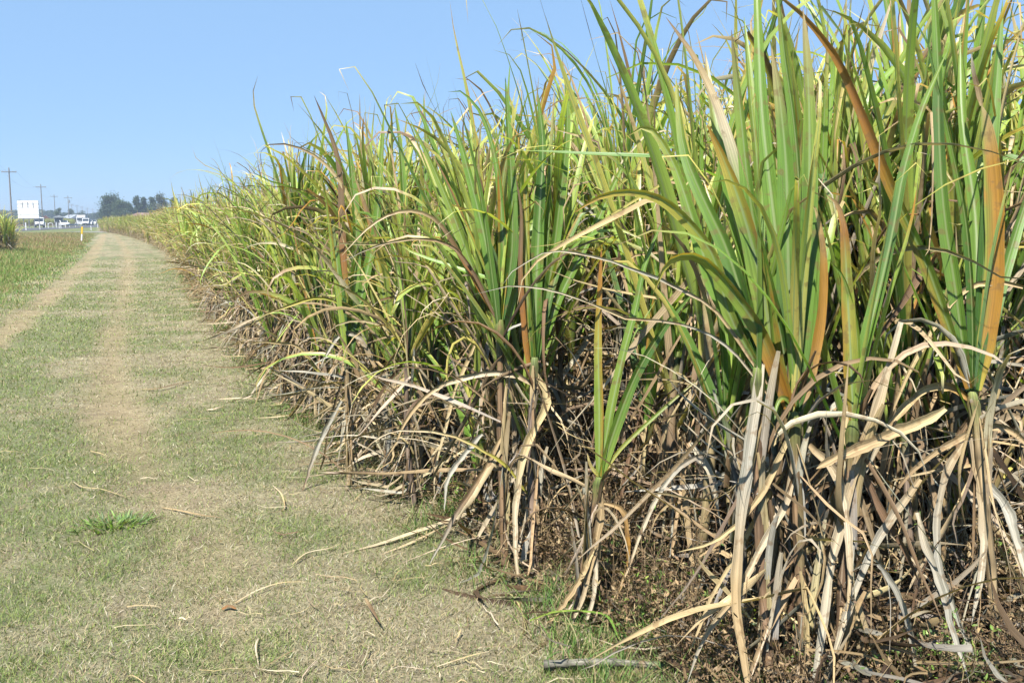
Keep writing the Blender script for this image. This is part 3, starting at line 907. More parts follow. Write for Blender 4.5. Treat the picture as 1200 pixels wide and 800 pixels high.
# C: the thin low shoot standing in front, centre
traced_plant((668, 722), [
    ((672, 722), (703, 558), [
        ([(702, 558), (702, 480), (701, 400), (703, 340), (705, 288)], .036, ['lime', 'lime', 'lime', 'yell', 'orng', 'rust'], dict(edge=('l', 'orng'), roll=.2)),
        ([(703, 558), (714, 490), (729, 420), (745, 360), (756, 310), (780, 250)], .036, ['green', 'lime', 'green', 'green'], dict(roll=.4)),
        ([(704, 558), (722, 500), (748, 435), (785, 375), (815, 340)], .042, ['lime', 'green', 'deep', 'green'], dict(roll=-.3, dd=-.08)),
        ([(704, 558), (718, 480), (735, 410), (770, 350)], .020, ['green', 'green', 'lime'], dict(roll=.9)),
        ([(705, 558), (728, 525), (765, 490), (805, 455), (840, 430)], .015, ['yell', 'lime', 'tan'], dict()),
        ([(702, 558), (692, 545), (688, 530)], .014, ['yell', 'straw'], dict()),
    ]),
], [
    ([(703, 575), (700, 630), (686, 690), (668, 745)], .030, ['tan', 'tan', 'pale'], dict(dd=-.05)),
    ([(698, 640), (680, 680), (655, 715), (640, 730)], .024, ['straw', 'tan', 'tan'], dict(dd=-.1)),
    ([(700, 640), (694, 700), (672, 745)], .020, ['pale', 'pale', 'pale'], dict(dd=-.06)),
    ([(705, 590), (730, 600), (735, 660), (720, 705)], .018, ['tan', 'orng', 'tan'], {}),
    ([(850, 535), (820, 535), (785, 562), (757, 610), (738, 660), (725, 690)], .020, ['brwn', 'grey', 'pale', 'tan'], dict(dd=-.1)),
], 3.78, 'thin low cane shoot standing in front with an orange tipped upright blade', extra_dry=12, extra_dry_big=.6, clear=.8)

# D: the dark fans in the middle of the edge row
traced_plant((615, 668), [
    ((628, 668), (627, 418), [
        ([(627, 418), (628, 340), (632, 250), (636, 170), (630, 110)], .062, ['deep', 'green', 'deep', 'green'], dict(roll=.2)),
        ([(625, 418), (617, 340), (617, 260), (616, 190)], .05, ['lime', 'lime', 'yell', 'lime'], dict(edge=('r', 'orng'), roll=.5)),
        ([(622, 440), (616, 400), (610, 320), (611, 250), (604, 205)], .026, ['orng', 'rust', 'brwn', 'brwn'], dict(roll=.3, dd=-.05)),
        ([(630, 418), (643, 340), (655, 250), (665, 150), (662, 90)], .05, ['deep', 'green', 'green', 'lime'], dict(roll=-.4)),
        ([(631, 418), (655, 350), (690, 280), (720, 215), (742, 170)], .04, ['green', 'green', 'lime'], dict(roll=.2)),
        ([(629, 418), (640, 300), (645, 200), (650, 100)], .045, ['deep', 'green', 'green', 'tan'], dict(roll=.9, dd=.1)),
        ([(628, 418), (618, 300), (600, 200), (596, 120), (598, 70)], .045, ['deep', 'green', 'lime', 'green'], dict(roll=.9, dd=.15)),
    ]),
    ((592, 668), (586, 374), [
        ([(586, 374), (589, 300), (587, 240), (584, 185)], .044, ['green', 'lime', 'orng', 'orng'], dict(edge=('l', 'orng'))),
        ([(585, 374), (590, 300), (582, 196), (564, 134), (538, 106), (525, 108)], .030, ['deep', 'green', 'green', 'green'], dict(roll=.2)),
        ([(584, 374), (572, 300), (556, 230), (540, 170), (528, 130)], .046, ['deep', 'green', 'green', 'green'], dict(roll=.3)),
        ([(587, 374), (600, 300), (600, 220), (596, 150), (592, 90)], .05, ['deep', 'green', 'green'], dict(roll=-.4)),
        ([(585, 374), (560, 330), (530, 250), (500, 180), (480, 140)], .04, ['green', 'lime', 'lime'], dict(roll=.4)),
        ([(583, 376), (540, 300), (515, 262), (490, 248), (460, 250), (430, 268), (400, 300)], .020, ['orng', 'rust', 'brwn', 'tan', 'tan', 'straw'], dict(dd=-.15)),
    ]),
], [
    ([(622, 430), (640, 470), (615, 520), (602, 580), (600, 640), (612, 720)], .034, ['straw', 'straw', 'pale', 'tan'], dict(dd=-.25)),
    ([(640, 460), (600, 440), (540, 445), (500, 465), (470, 505), (450, 545)], .026, ['tan', 'pale', 'tan', 'tan'], dict(dd=-.1)),
    ([(620, 580), (590, 540), (540, 512), (490, 503), (450, 510), (420, 540)], .014, ['yell', 'yell', 'straw', 'pale', 'tan'], dict(dd=-.15)),
    ([(588, 510), (560, 560), (530, 610), (505, 660)], .026, ['tan', 'brwn', 'grey'], dict(dd=-.1)),
    ([(566, 508), (550, 530), (530, 560), (526, 600)], .024, ['grey', 'grey', 'grey'], dict(dd=-.15)),
    ([(585, 380), (560, 330), (530, 290), (490, 282), (440, 290), (400, 310)], .016, ['brwn', 'brwn', 'tan', 'grey'], dict(dd=-.2)),
], 4.35, 'sugarcane plant with two dark upright leaf fans edged in orange behind the thin shoot', extra_dry=26, extra_fan=3)

# E: the plant with the bronze blade that stands above the middle of the row
traced_plant((425, 580), [
    ((410, 580), (408, 420), [
        ([(408, 420), (404, 330), (401, 260), (399, 205), (392, 170), (378, 135), (368, 112)], .052, ['green', 'lime', 'rust', 'brwn', 'brwn', 'brwn', 'dark'], dict(roll=.5)),
        ([(409, 420), (398, 340), (392, 280), (388, 250)], .06, ['deep', 'deep', 'green', 'brwn'], dict(roll=.2)),
        ([(410, 420), (415, 340), (418, 270), (412, 200), (405, 140)], .06, ['deep', 'green', 'green', 'green'], dict(roll=-.3)),
        ([(410, 420), (425, 340), (440, 270), (446, 200), (450, 130)], .055, ['deep', 'green', 'green', 'lime'], dict(roll=.3)),
    ]),
    ((450, 590), (462, 430), [
        ([(462, 430), (450, 350), (438, 292), (424, 262), (411, 235), (395, 208), (375, 187), (350, 173), (325, 168), (310, 172), (302, 180)], .030, ['green', 'lime', 'lime', 'yell', 'yell', 'straw', 'tan', 'brwn', 'brwn'], dict(roll=.2)),
        ([(462, 430), (455, 340), (440, 280), (424, 230), (415, 205)], .052, ['lime', 'yell', 'yell', 'brwn', 'tan'], dict(edge=('r', 'orng'), roll=.3)),
        ([(463, 430), (470, 340), (474, 260), (470, 180), (462, 120)], .055, ['deep', 'green', 'green', 'lime'], dict(roll=-.4)),
        ([(463, 430), (480, 350), (490, 270), (500, 190), (496, 110)], .05, ['deep', 'green', 'green', 'lime'], dict(roll=.4)),
        ([(462, 430), (458, 330), (448, 240), (432, 170), (428, 130)], .05, ['deep', 'green', 'lime', 'brwn'], dict(roll=.9, dd=.2)),
        ([(461, 432), (440, 390), (415, 350), (385, 310), (365, 285)], .034, ['green', 'lime', 'pale', 'tan'], dict(dd=-.3)),
    ]),
], [
    ([(460, 440), (430, 380), (380, 350), (330, 360), (290, 375)], .024, ['yell', 'lime', 'yell', 'straw'], dict(dd=-.3)),
    ([(440, 430), (420, 395), (400, 390), (385, 410), (378, 430)], .032, ['tan', 'grey', 'grey'], dict(dd=-.1)),
    ([(400, 470), (375, 520), (362, 560), (356, 580)], .030, ['grey', 'grey', 'brwn'], dict(dd=-.15)),
    ([(380, 445), (350, 405), (320, 398), (290, 400)], .020, ['yell', 'tan', 'straw'], dict(dd=-.2)),
], 5.7, 'sugarcane plant with a dark bronze blade rising above the row and an arching bleached leaf', extra_dry=24, extra_fan=3)

print('plants')
# ---- the other individual plants
NAMED = {}
ROW_STEP = 1.25
n_ind = 0
WATCH = np.array(HERO_XY)


def spot_rows(row, y0, y1, step, jit):
    y = y0; out = []
    while y < y1:
        yy = y + random.uniform(-jit, jit)
        xx = float(edge_x(yy)) + .22 + row * ROW_STEP + random.uniform(-.15, .15)
        out.append((xx, yy)); y += step * (1 + y * .004) * random.uniform(.8, 1.25)
    return out


DETAIL_Y = 17
row_spots = {0: spot_rows(0, 2.75, 58, .40, .08), 1: spot_rows(1, 2.7, 30, .38, .12), 2: spot_rows(2, 3.0, 13, .38, .12), 3: spot_rows(3, 4.0, 10, .45, .12)}
ROWNAME = {0: 'front row beside the track', 1: 'second row back from the track', 2: 'third row back from the track', 3: 'fourth row back from the track'}
MORE = {0: ['with ragged tan tips', 'with fresh green leaves', 'with yellowing leaves', 'with many hanging dead leaves']}
proto_roots = {}
extra_near = [tuple(at(px, 400, dp)[:2]) for px, dp in ((1050, 4.25), (1260, 4.15), (1000, 4.4), (850, 4.1), (1110, 4.5), (1190, 4.6))]  # clumps added at the right to fill and darken the crop interior
row_spots[1] = sorted(row_spots[1] + extra_near, key=lambda p: p[1])
for row in (0, 1, 2, 3):
    k = 0
    for (x, y) in row_spots[row]:
        if np.min(np.hypot(WATCH[:, 0] - x, WATCH[:, 1] - y) - WATCH[:, 2] * (1 if row == 0 else .75)) < 0: continue
        if row == 0 and y < 2.9: continue
        detailed = y < DETAIL_Y
        rz = random.uniform(0, 6.28)
        z = float(gz(x, y))
        sc = random.uniform(.92, 1.09) * (1.19 if row and y < 5.5 else 1.12 if row and y < 9 else 1.0) * (random.uniform(.86, 1.12) if y > 15 else 1) * (1 - .10 * math.exp(-((y - 12.5) / 2.6) ** 2)) * (1 + .05 * math.exp(-((y - 5.6) / 1.7) ** 2))
        if k < 20:
            lab = ('%s sugarcane clump along the %s' % (ORD[k], ROWNAME[row]))
            grp = 'sugarcane clumps of the ' + ROWNAME[row]
        else:
            if row == 0:
                lab = 'sugarcane clump in the more distant stretch of the front row'; grp = 'distant front row sugarcane clumps'
            else:
                lab = 'sugarcane clump in the more distant stretch of the second row'; grp = 'distant second row sugarcane clumps'
        if detailed:
            pi = random.randrange(len(PROTO))
            if pi not in proto_roots:
                t = build_plant(PROTO[pi], (x, y, z), rz, lab, grp)
                proto_roots[pi] = t
            else:
                t = copy_tree(proto_roots[pi])
        else:
            pi = random.randrange(len(FAR))
            t = bpy.data.objects.new('sugarcane_plant', FAR[pi]['all']); link(t)
        t.location = (x, y, z); t.rotation_euler = (random.uniform(-.06, .06), random.uniform(-.06, .06), rz); t.scale = (sc, sc, sc * random.uniform(.93, 1.06))
        tag(t, lab, 'sugarcane', grp)
        n_ind += 1; k += 1
print('individual plants', n_ind)

# ---- the rest of the crop: nobody could count it
src = bpy.data.collections.new('crop_source')
for i, p in enumerate(FAR):
    o = bpy.data.objects.new('crop_source_plant', p['all']); src.objects.link(o)


def crop_mass(name, pts, label, smin=.9, smax=1.08):
    """points scattered with whole plants by geometry nodes"""
    n = len(pts)
    me = bpy.data.meshes.new(name)
    me.vertices.add(n)
    me.vertices.foreach_set('co', np.array(pts, dtype=np.float32).ravel())
    a = me.attributes.new('turn', 'FLOAT_VECTOR', 'POINT')
    rot = np.stack([U(-.06, .06, n), U(-.06, .06, n), U(0, 6.28, n)], -1).astype(np.float32)
    a.data.foreach_set('vector', rot.ravel())
    b = me.attributes.new('size', 'FLOAT', 'POINT'); b.data.foreach_set('value', U(smin, smax, n).astype(np.float32))
    o = obj(name, me)
    ng = bpy.data.node_groups.new(name, 'GeometryNodeTree')
    ng.interface.new_socket('Geometry', in_out='INPUT', socket_type='NodeSocketGeometry')
    ng.interface.new_socket('Geometry', in_out='OUTPUT', socket_type='NodeSocketGeometry')
    N = ng.nodes; L = ng.links
    gi = N.new('NodeGroupInput'); go = N.new('NodeGroupOutput')
    ci = N.new('GeometryNodeCollectionInfo'); ci.inputs['Collection'].default_value = src
    ci.inputs['Separate Children'].default_value = True; ci.inputs['Reset Children'].default_value = True
    ip = N.new('GeometryNodeInstanceOnPoints'); ip.inputs['Pick Instance'].default_value = True
    na = N.new('GeometryNodeInputNamedAttribute'); na.data_type = 'FLOAT_VECTOR'; na.inputs['Name'].default_value = 'turn'
    nb = N.new('GeometryNodeInputNamedAttribute'); nb.data_type = 'FLOAT'; nb.inputs['Name'].default_value = 'size'
    L.new(gi.outputs[0], ip.inputs['Points']); L.new(ci.outputs[0], ip.inputs['Instance'])
    L.new(na.outputs['Attribute'], ip.inputs['Rotation']); L.new(nb.outputs['Attribute'], ip.inputs['Scale'])
    L.new(ip.outputs[0], go.inputs[0])
    md = o.modifiers.new('plants', 'NODES'); md.node_group = ng
    tag(o, label, 'crop', kind='stuff')
    return o


pts = []
for row in range(0, 10):
    y0 = {0: 58, 1: 30, 2: 13, 3: 10}.get(row, 3.2 + (row - 3) * 1.25)
    y1 = 146
    y = y0
    while y < y1:
        xx = float(edge_x(y)) + .22 + row * ROW_STEP
        for _ in range(1):
            pts.append((xx + random.uniform(-.2, .2), y, float(gz(xx, y))))
        y += random.uniform(.42, .66) * (1 + y * .003)
print('mass', len(pts))
crop_mass('sugarcane_crop', pts, 'dense body of the sugarcane field behind the edge rows')

# ---- the small block of cane beyond the verge at the left
LC = [(-3.35 - .42 * (k % 9) - random.uniform(0, .2), 46.8 + .8 * (k // 9) + random.uniform(-.2, .2)) for k in range(27)]
for i, (x, y) in enumerate(LC):
    t = link(bpy.data.objects.new('sugarcane_plant', FAR[i % len(FAR)]['all']))
    t.location = (x, y, float(gz(x, y))); t.rotation_euler = (0, 0, random.uniform(0, 6)); s = random.uniform(1.0, 1.15) if i % 9 > 0 else .85; t.scale = (s, s, s)
    tag(t, 'yellowing sugarcane clump in the small block across the verge from the main field', 'sugarcane', 'sugarcane clumps across the verge')

# ------------------------------------------------------------------ things lying on the track
def on_track(name, pts, width, cols, label, cat, lift=.012, fold=-.7, group=None, taper=3.0, thick=None):
    W = np.array([on_ground(x, y) for x, y in pts]); W[:, 2] = gz(W[:, 0], W[:, 1]) + lift
    org = W[0].copy()
    P = spline(W, 16); P = P - org
    d = norm(np.gradient(P, axis=0)); s = np.linspace(0, 1, 16)
    width *= .6; P[:, 2] += .008 * np.sin(s * np.pi) * (1 + rng.random())
    side = norm(np.cross(d, np.array([[0, 0, 1.0]])))
    sd, nr = twist(d, side, U(-.3, .3, 1)[0] + U(-1.5, 1.5, 1)[0] * s)
    w = width * .5 * ((1 - s ** taper) ** .7 + .05) * (.6 + .4 * sst(0, .2, s))
    k = np.array([PAL[c] for c in cols])
    cs = np.stack([np.interp(s, np.linspace(0, 1, len(k)), k[:, q]) for q in range(3)], -1)
    out = np.zeros((1, 16, 3, 4)); out[0, ..., :3] = cs[:, None, :] * rng.uniform(.9, 1.08, (16, 1, 1))
    rb = Ribbons(); rb.add_strips(P[None], sd[None], nr[None], w[None], np.full((1, 16), fold), out, 3)
    o = obj(name, rb.mesh(name, M_DRY)); o.location = org
    tag(o, label, cat, group)
    return o


on_track('fallen_leaf', [(86, 569), (97, 579), (122, 585), (152, 589)], .014, ['pale', 'straw', 'straw', 'tan'], 'curved pale straw lying on the left half of the track near the green weed', 'fallen leaf')
on_track('fallen_leaf', [(166, 455), (180, 457), (200, 454), (225, 446)], .035, ['straw', 'brwn', 'brwn', 'tan'], 'brown twisted cane leaf lying across the right rut', 'fallen leaf')
on_track('fallen_leaf', [(242, 481), (252, 481), (264, 478)], .03, ['pale', 'pale', 'straw'], 'short bleached leaf piece lying on pale turf near the cane edge', 'fallen leaf')
on_track('fallen_leaf', [(429, 714), (436, 728), (446, 742)], .028, ['tan', 'brwn', 'brwn'], 'small rusty curled leaf standing up from the turf near the front', 'fallen leaf', lift=.04)
on_track('fallen_leaf', [(303, 752), (300, 765), (303, 782)], .012, ['pale', 'pale', 'pale'], 'tiny white straw pointing away from the camera on the turf', 'fallen leaf')
on_track('fallen_leaf', [(260, 712), (268, 711), (277, 714)], .03, ['rust', 'brwn', 'rust'], 'small reddish brown leaf scrap on the bare patch', 'fallen leaf')
on_track('fallen_leaf', [(275, 706), (300, 697), (330, 690), (362, 688)], .012, ['tan', 'pale', 'straw', 'straw'], 'long thin straw beside the reddish leaf scrap', 'fallen leaf')
on_track('fallen_leaf', [(190, 596), (230, 606), (262, 609)], .014, ['tan', 'tan', 'brwn'], 'thin tan straw right of the green weed on the track', 'fallen leaf')
on_track('fallen_leaf', [(320, 572), (330, 585), (333, 600), (320, 603), (310, 600)], .016, ['pale', 'straw', 'brwn'], 'hooked pale leaf strip lying on the turf near the cane foot', 'fallen leaf')
on_track('fallen_leaf', [(512, 779), (540, 772), (570, 762), (575, 757)], .010, ['pale', 'straw', 'pale'], 'thin white straw on the turf at the front near the cut cane piece', 'fallen leaf')
on_track('fallen_leaf', [(342, 665), (360, 655), (385, 650), (400, 642)], .010, ['straw', 'pale', 'straw'], 'fine straw strand in the middle of the turf', 'fallen leaf')
on_track('fallen_leaf', [(620, 740), (650, 732), (690, 735), (712, 742), (725, 765)], .022, ['lime', 'lime', 'green', 'green'], 'fresh green leaf lying bent on the ground at the foot of the thin shoot', 'fallen leaf', lift=.07)

# a cut piece of cane at the front
a = on_ground(637, 779); b = on_ground(752, 781)
a[2] = b[2] = float(gz(a[0], a[1])) + .03
Lc = float(np.linalg.norm(b - a)) * 1.25
sm, _ = stalk_mesh('cut_cane_piece', np.zeros(3), np.array([0, 0, Lc]), .014, .011, 8, bow=np.array([.012, .0]))
o = obj('cut_cane_piece', sm); o.location = a; o.rotation_euler = Vector(tuple(b - a)).to_track_quat('Z', 'X').to_euler()
tag(o, 'cut weathered cane stick lying on the turf at the front edge of the crop', 'cane stick')

# low green weed on the track
rb = Ribbons()
c0 = on_ground(134, 616); n = 240
x = np.clip(rng.normal(0, .085, n), -.16, .16); y = np.clip(rng.normal(0, .06, n), -.11, .11)
P, d, side = blade_paths(np.stack([x, y, 0 * x - .004], -1), U(.5, 1.4, n), np.arctan2(y, x) + U(-.6, .6, n), U(.03, .075, n), U(-.2, .8, n), np.full(n, 1.2), U(-.5, .5, n), 4)
sd, nr = twist(d, side, U(-.4, .4, (n, 1)) + np.zeros((1, 4)))
cc = np.ones((n, 4, 3, 4)); cc[..., :3] = pick([C_DEEP, C_GREEN, C_BLUE], [.3, .4, .3], n)[:, None, None, :]
rb.add_strips(P, sd, nr, U(.0025, .005, n)[:, None] * np.array([[.6, 1, .8, .1]]), np.full((n, 4), -.4), cc, 3)
o = obj('weed', rb.mesh('weed', M_LEAF)); o.location = (c0[0], c0[1], float(gz(c0[0], c0[1])))
tag(o, 'low dark green weed rosette growing on the straw coloured track', 'weed')

# ------------------------------------------------------------------ solid shapes
import bmesh


class MB:
    def __init__(self): self.bm = bmesh.new()
    def box(self, x0, x1, y0, y1, z0, z1, bev=0.0):
        r = bmesh.ops.create_cube(self.bm, size=1)
        for v in r['verts']:
            v.co = Vector(((x0 + x1) / 2 + v.co.x * (x1 - x0), (y0 + y1) / 2 + v.co.y * (y1 - y0), (z0 + z1) / 2 + v.co.z * (z1 - z0)))
        if bev:
            e = list({e for v in r['verts'] for e in v.link_edges})
            bmesh.ops.bevel(self.bm, geom=e, offset=bev, segments=2, affect='EDGES', profile=.5)
        return self
    def cyl(self, p0, p1, r0, r1=None, seg=12):
        p0 = Vector(p0); p1 = Vector(p1); d = p1 - p0
        r = bmesh.ops.create_cone(self.bm, cap_ends=True, segments=seg, radius1=r0, radius2=r0 if r1 is None else r1, depth=d.length)
        q = Vector((0, 0, 1)).rotation_difference(d.normalized()).to_matrix().to_4x4()
        bmesh.ops.transform(self.bm, matrix=Matrix.Translation((p0 + p1) / 2) @ q, verts=r['verts'])
        return self
    def prism(self, prof, y0, y1, axis='y'):
        """profile [(a, z)] swept from y0 to y1"""
        f = (lambda a, z, w: (a, w, z)) if axis == 'y' else (lambda a, z, w: (w, a, z))
        A = [self.bm.verts.new(f(a, z, y0)) for a, z in prof]; B = [self.bm.verts.new(f(a, z, y1)) for a, z in prof]
        n = len(prof)
        self.bm.faces.new(A[::-1]); self.bm.faces.new(B)
        for i in range(n): self.bm.faces.new([A[i], A[(i + 1) % n], B[(i + 1) % n], B[i]])
        return self
    def build(self, name, mat, parent=None, bevel=0.0):
        bmesh.ops.recalc_face_normals(self.bm, faces=self.bm.faces)
        if bevel:
            bmesh.ops.bevel(self.bm, geom=list(self.bm.edges), offset=bevel, segments=2, affect='EDGES', profile=.5)
        me = bpy.data.meshes.new(name); self.bm.to_mesh(me); self.bm.free(); me.materials.append(mat)
        return obj(name, me, parent)


M_WHITE = plain('white_paint', (.80, .80, .78), .45, var=.04)
M_WALL = plain('pale_wall', (.55, .56, .55), .8, var=.06)
M_ROOF = plain('grey_roof', (.33, .35, .38), .5, var=.1)
M_RUST = plain('rust_roof', (.34, .21, .16), .8, var=.25, scale=2)
M_HUT = plain('hut_wall', (.17, .08, .06), .8, var=.2, scale=3)
M_GLASS = plain('car_glass', (.03, .04, .05), .08, var=.02, spec=.6)
M_TYRE = plain('tyre', (.025, .025, .025), .85)
M_RIM = plain('rim', (.35, .35, .36), .35, metal=.8)
M_LAMP = plain('lamp_glass', (.75, .77, .8), .1)
M_DARKP = plain('dark_plastic', (.04, .04, .04), .6)
M_WOOD = plain('pole_wood', (.22, .20, .18), .85, var=.2, scale=3)
M_WIRE = plain('wire', (.05, .05, .05), .6)
M_STEEL = plain('galvanised_steel', (.42, .43, .44), .45, metal=.5)
M_YEL = plain('yellow_reflector', (.75, .47, .03), .4, var=.05)
M_ASPH = plain('asphalt', (.09, .09, .095), .9, var=.2, scale=.8)
M_LINE = plain('road_paint', (.4, .4, .39), .6, var=.1)
M_TRUNK = plain('bark', (.16, .12, .09), .9, var=.3, scale=4)
M_BATTEN = plain('batten', (.16, .17, .19), .6)


# ---- highway and the gravel turn-off at the end of the track
def strip(name, pts, half, z, mat, kind='structure'):
    bm = bmesh.new(); pts = [Vector((p[0], p[1], 0)) for p in pts]; L_ = []; R_ = []
    for i, p in enumerate(pts):
        d = (pts[min(i + 1, len(pts) - 1)] - pts[max(i - 1, 0)]).normalized(); s = Vector((-d.y, d.x, 0))
        a = p + s * half; b = p - s * half
        L_.append(bm.verts.new((a.x, a.y, z + float(gz(a.x, a.y))))); R_.append(bm.verts.new((b.x, b.y, z + float(gz(b.x, b.y)))))
    for i in range(len(pts) - 1): bm.faces.new([L_[i], R_[i], R_[i + 1], L_[i + 1]])
    bmesh.ops.recalc_face_normals(bm, faces=bm.faces)
    me = bpy.data.meshes.new(name); bm.to_mesh(me); bm.free(); me.materials.append(mat)
    if me.polygons[0].normal.z < 0: me.flip_normals()
    return tag(obj(name, me), kind=kind)


def roadx(y): return float(np.interp(y, [-400, 100, 150, 182, 220, 250, 330, 900], [-92, -21.5, -14.6, -10.2, -6.0, -3.2, 2.0, 30]))
RY = list(range(-380, 900, 20))
strip('road', [(roadx(y), y) for y in RY], 4.2, .03, M_ASPH)
strip('road_edge_line', [(roadx(y) - 3.6, y) for y in RY], .07, .034, M_LINE)
M_GRAV = plain('gravel', (.26, .245, .23), .95, var=.25, scale=1.5)
strip('turn_off', [(-1.5, 141), (0, 138), (3, 134), (6, 129), (8, 124)], 3.2, .02, M_GRAV)


# ---- vehicles
def wheel(parent, x, y, r, w):
    s = 1 if x > 0 else -1
    t = MB().cyl((x - s * w, y, r), (x, y, r), r, seg=20).build('wheel', M_TYRE, parent)
    MB().cyl((x - s * .01, y, r), (x + s * .015, y, r), r * .6, seg=16).build('rim', M_RIM, t)


def car(px, dist, kind, label, rz=0.0, lateral_z=0.0):
    dist *= 1.15; p = at(px, 260, dist)
    t = empty({'van': 'van', 'car': 'car', 'truck': 'truck'}[kind], (p[0], p[1], float(gz(p[0], p[1])) + .03), rz, label, kind, 'white vehicles on the highway')
    # front looks towards -Y
    if kind == 'van':
        w, prof = .88, [(-2.2, .35), (-2.25, .75), (-2.15, 1.02), (-1.75, 1.15), (-1.15, 1.88), (-.9, 1.98), (2.3, 1.98), (2.38, 1.8), (2.4, .35)]
        gl = [(-1.79, 1.17), (-1.22, 1.86), (-1.16, 1.80), (-1.70, 1.14)]
    elif kind == 'car':
        w, prof = .86, [(-2.15, .3), (-2.2, .6), (-2.1, .82), (-1.2, .95), (-.45, 1.42), (.9, 1.45), (1.6, 1.0), (2.2, .92), (2.25, .3)]
        gl = [(-1.22, .97), (-.52, 1.40), (-.46, 1.35), (-1.12, .93)]
    else:
        w, prof = 1.1, [(-3.4, .5), (-3.45, 1.3), (-3.2, 2.3), (-3.0, 2.45), (-1.7, 2.45), (-1.6, .5)]
        gl = [(-3.452, 1.4), (-3.26, 2.22), (-3.20, 2.2), (-3.38, 1.38)]
    MB().prism(prof, -w, w, 'x').build('body', M_WHITE, t, bevel=.05)
    MB().prism([(a - .035, z + .02) for a, z in gl], -w * .86, w * .86, 'x').build('windscreen', M_GLASS, t)
    f = prof[0][0]; zf = prof[1][1]
    for s in (-1, 1):
        MB().box(s * w * .62 - .16, s * w * .62 + .16, f - .09, f + .02, zf - .18, zf + .02, .02).build('headlight', M_LAMP, t)
        if kind != 'truck':
            MB().box(s * (w + .004) - .01, s * (w + .004) + .01, -.9 if kind == 'van' else -.6, 1.3, prof[3][1] + .1, prof[3][1] + (.6 if kind == 'van' else .38)).build('side_window', M_GLASS, t)
        MB().box(s * (w + .12) - .09, s * (w + .12) + .09, gl[0][0] + .25, gl[0][0] + .35, gl[0][1] + .05, gl[0][1] + .25, .02).build('mirror', M_DARKP, t)
    MB().box(-w * .55, w * .55, f - .075, f, zf - .2, zf - .02, .01).build('grille', M_DARKP, t)
    MB().box(-w * .98, w * .98, f - .14, f + .05, .28, .48, .03).build('bumper', M_DARKP if kind == 'van' else M_WHITE, t)
    r = .34 if kind != 'truck' else .5
    back = prof[-1][0] if kind != 'truck' else 3.2
    for s in (-1, 1):
        for yy in (f + .8, back - .8):
            wheel(t, s * (w + .01), yy, r, .22)
    if kind == 'truck':
        MB().box(-1.2, 1.2, -1.5, 4.2, 1.0, 3.0, .04).build('cargo_box', M_WHITE, t)
        MB().box(-.5, .5, -2, 4.0, .6, .95).build('chassis', M_DARKP, t)
    return t


car(46.2, 180, 'van', 'white van coming along the highway in front of the white hoarding')
car(74, 205, 'car', 'white car between the grey shed and the white posts', .2)
car(96, 262, 'truck', 'white box truck on the highway, tallest of the distant vehicles', -.1)
car(101, 246, 'van', 'white van just right of the box truck', -.1)
car(105, 255, 'car', 'white car following behind the distant van', -.1)
car(110, 285, 'car', 'most distant white car, at the end of the queue on the highway', -.1)

# ---- hoarding
p0 = at(21, 256, 200); p1 = at(46, 256, 200)
W_ = float(np.linalg.norm(p1 - p0)); ang = math.atan2(p1[1] - p0[1], p1[0] - p0[0])
t = empty('hoarding', (p0[0], p0[1], 0), ang, 'big white panelled hoarding on posts behind the van', 'hoarding')
zt = float(at(21, 235, 200)[2]); zb = float(at(21, 256, 200)[2])
cw = W_ / 4; rh = (zt - zb) / 5
for r_ in range(5):
    MB().box(0.02, W_ - .02, 0, .05, zb + r_ * rh + .03, zb + (r_ + 1) * rh - (.03 if r_ != 3 else .10), .008).build('panel', M_WHITE, t)
for i in range(5):
    xx = min(max(i * cw, .12), W_ - .12)
    MB().box(xx - .07, xx + .07, .06, .2, 0, zt - .05).build('post', M_BATTEN, t)
for i in (1, 2, 3):
    MB().box(i * cw - .07, i * cw + .07, -.03, -.002, zb + 3 * rh, zb + 4.6 * rh).build('batten', M_BATTEN, t)
MB().box(0, W_, -.02, .06, zb - .12, zb + .01).build('rail', M_BATTEN, t)

# ---- marker post and white guide posts
g = on_ground(95.5, 283); d_ = 70
t = empty('marker_post', (g[0], g[1], float(gz(g[0], g[1]))), YAW * -1, 'leaning marker post, yellow above and white below, beside the track', 'marker post')
MB().box(-.045, .045, -.02, .02, -.1, .52, .006).build('post', M_WHITE, t)
MB().box(-.06, .06, -.024, .024, .521, 1.04, .008).build('yellow_panel', M_YEL, t)
t.rotation_euler = (0, .10, -YAW)
gp = [(30.5, 270, 1.35, .16), (46.8, 269, .95, .1), (53.5, 267, .9, .1), (56.5, 267.5, .9, .1), (66.5, 267, .9, .1), (69.5, 268, 1.0, .12), (71.5, 268, 1.0, .12), (77, 267, .9, .1),
      (81.5, 266, .8, .1), (88.5, 266, .8, .1), (106.8, 270, .8, .1), (114.5, 267, .7, .1), (117.8, 267, .7, .1)]
lab = ['tall thick white post left of the van', 'white post in front of the van', 'white guide post just right of the van', 'white guide post beside the white hoop', 'white guide post left of the grey shed foot',
       'thick white post in front of the small white car', 'thick white post touching its twin by the small white car', 'white guide post right of the small white car', 'white guide post at the start of the steel guard rail',
       'white guide post at the end of the steel guard rail', 'short guide post beyond the yellow marker post', 'white post at the turn-off, nearer the vehicles', 'white post at the turn-off, nearer the main field']
for (px, by, h, w), l in zip(gp, lab):
    q = on_ground(px, by)
    o = MB().box(-w / 2, w / 2, -.03, .03, 0, h * (q[1] / 190), .01).build('guide_post', M_WHITE)
    o.location = (q[0], q[1], 0)
    tag(o, l, 'guide post', 'white guide posts')
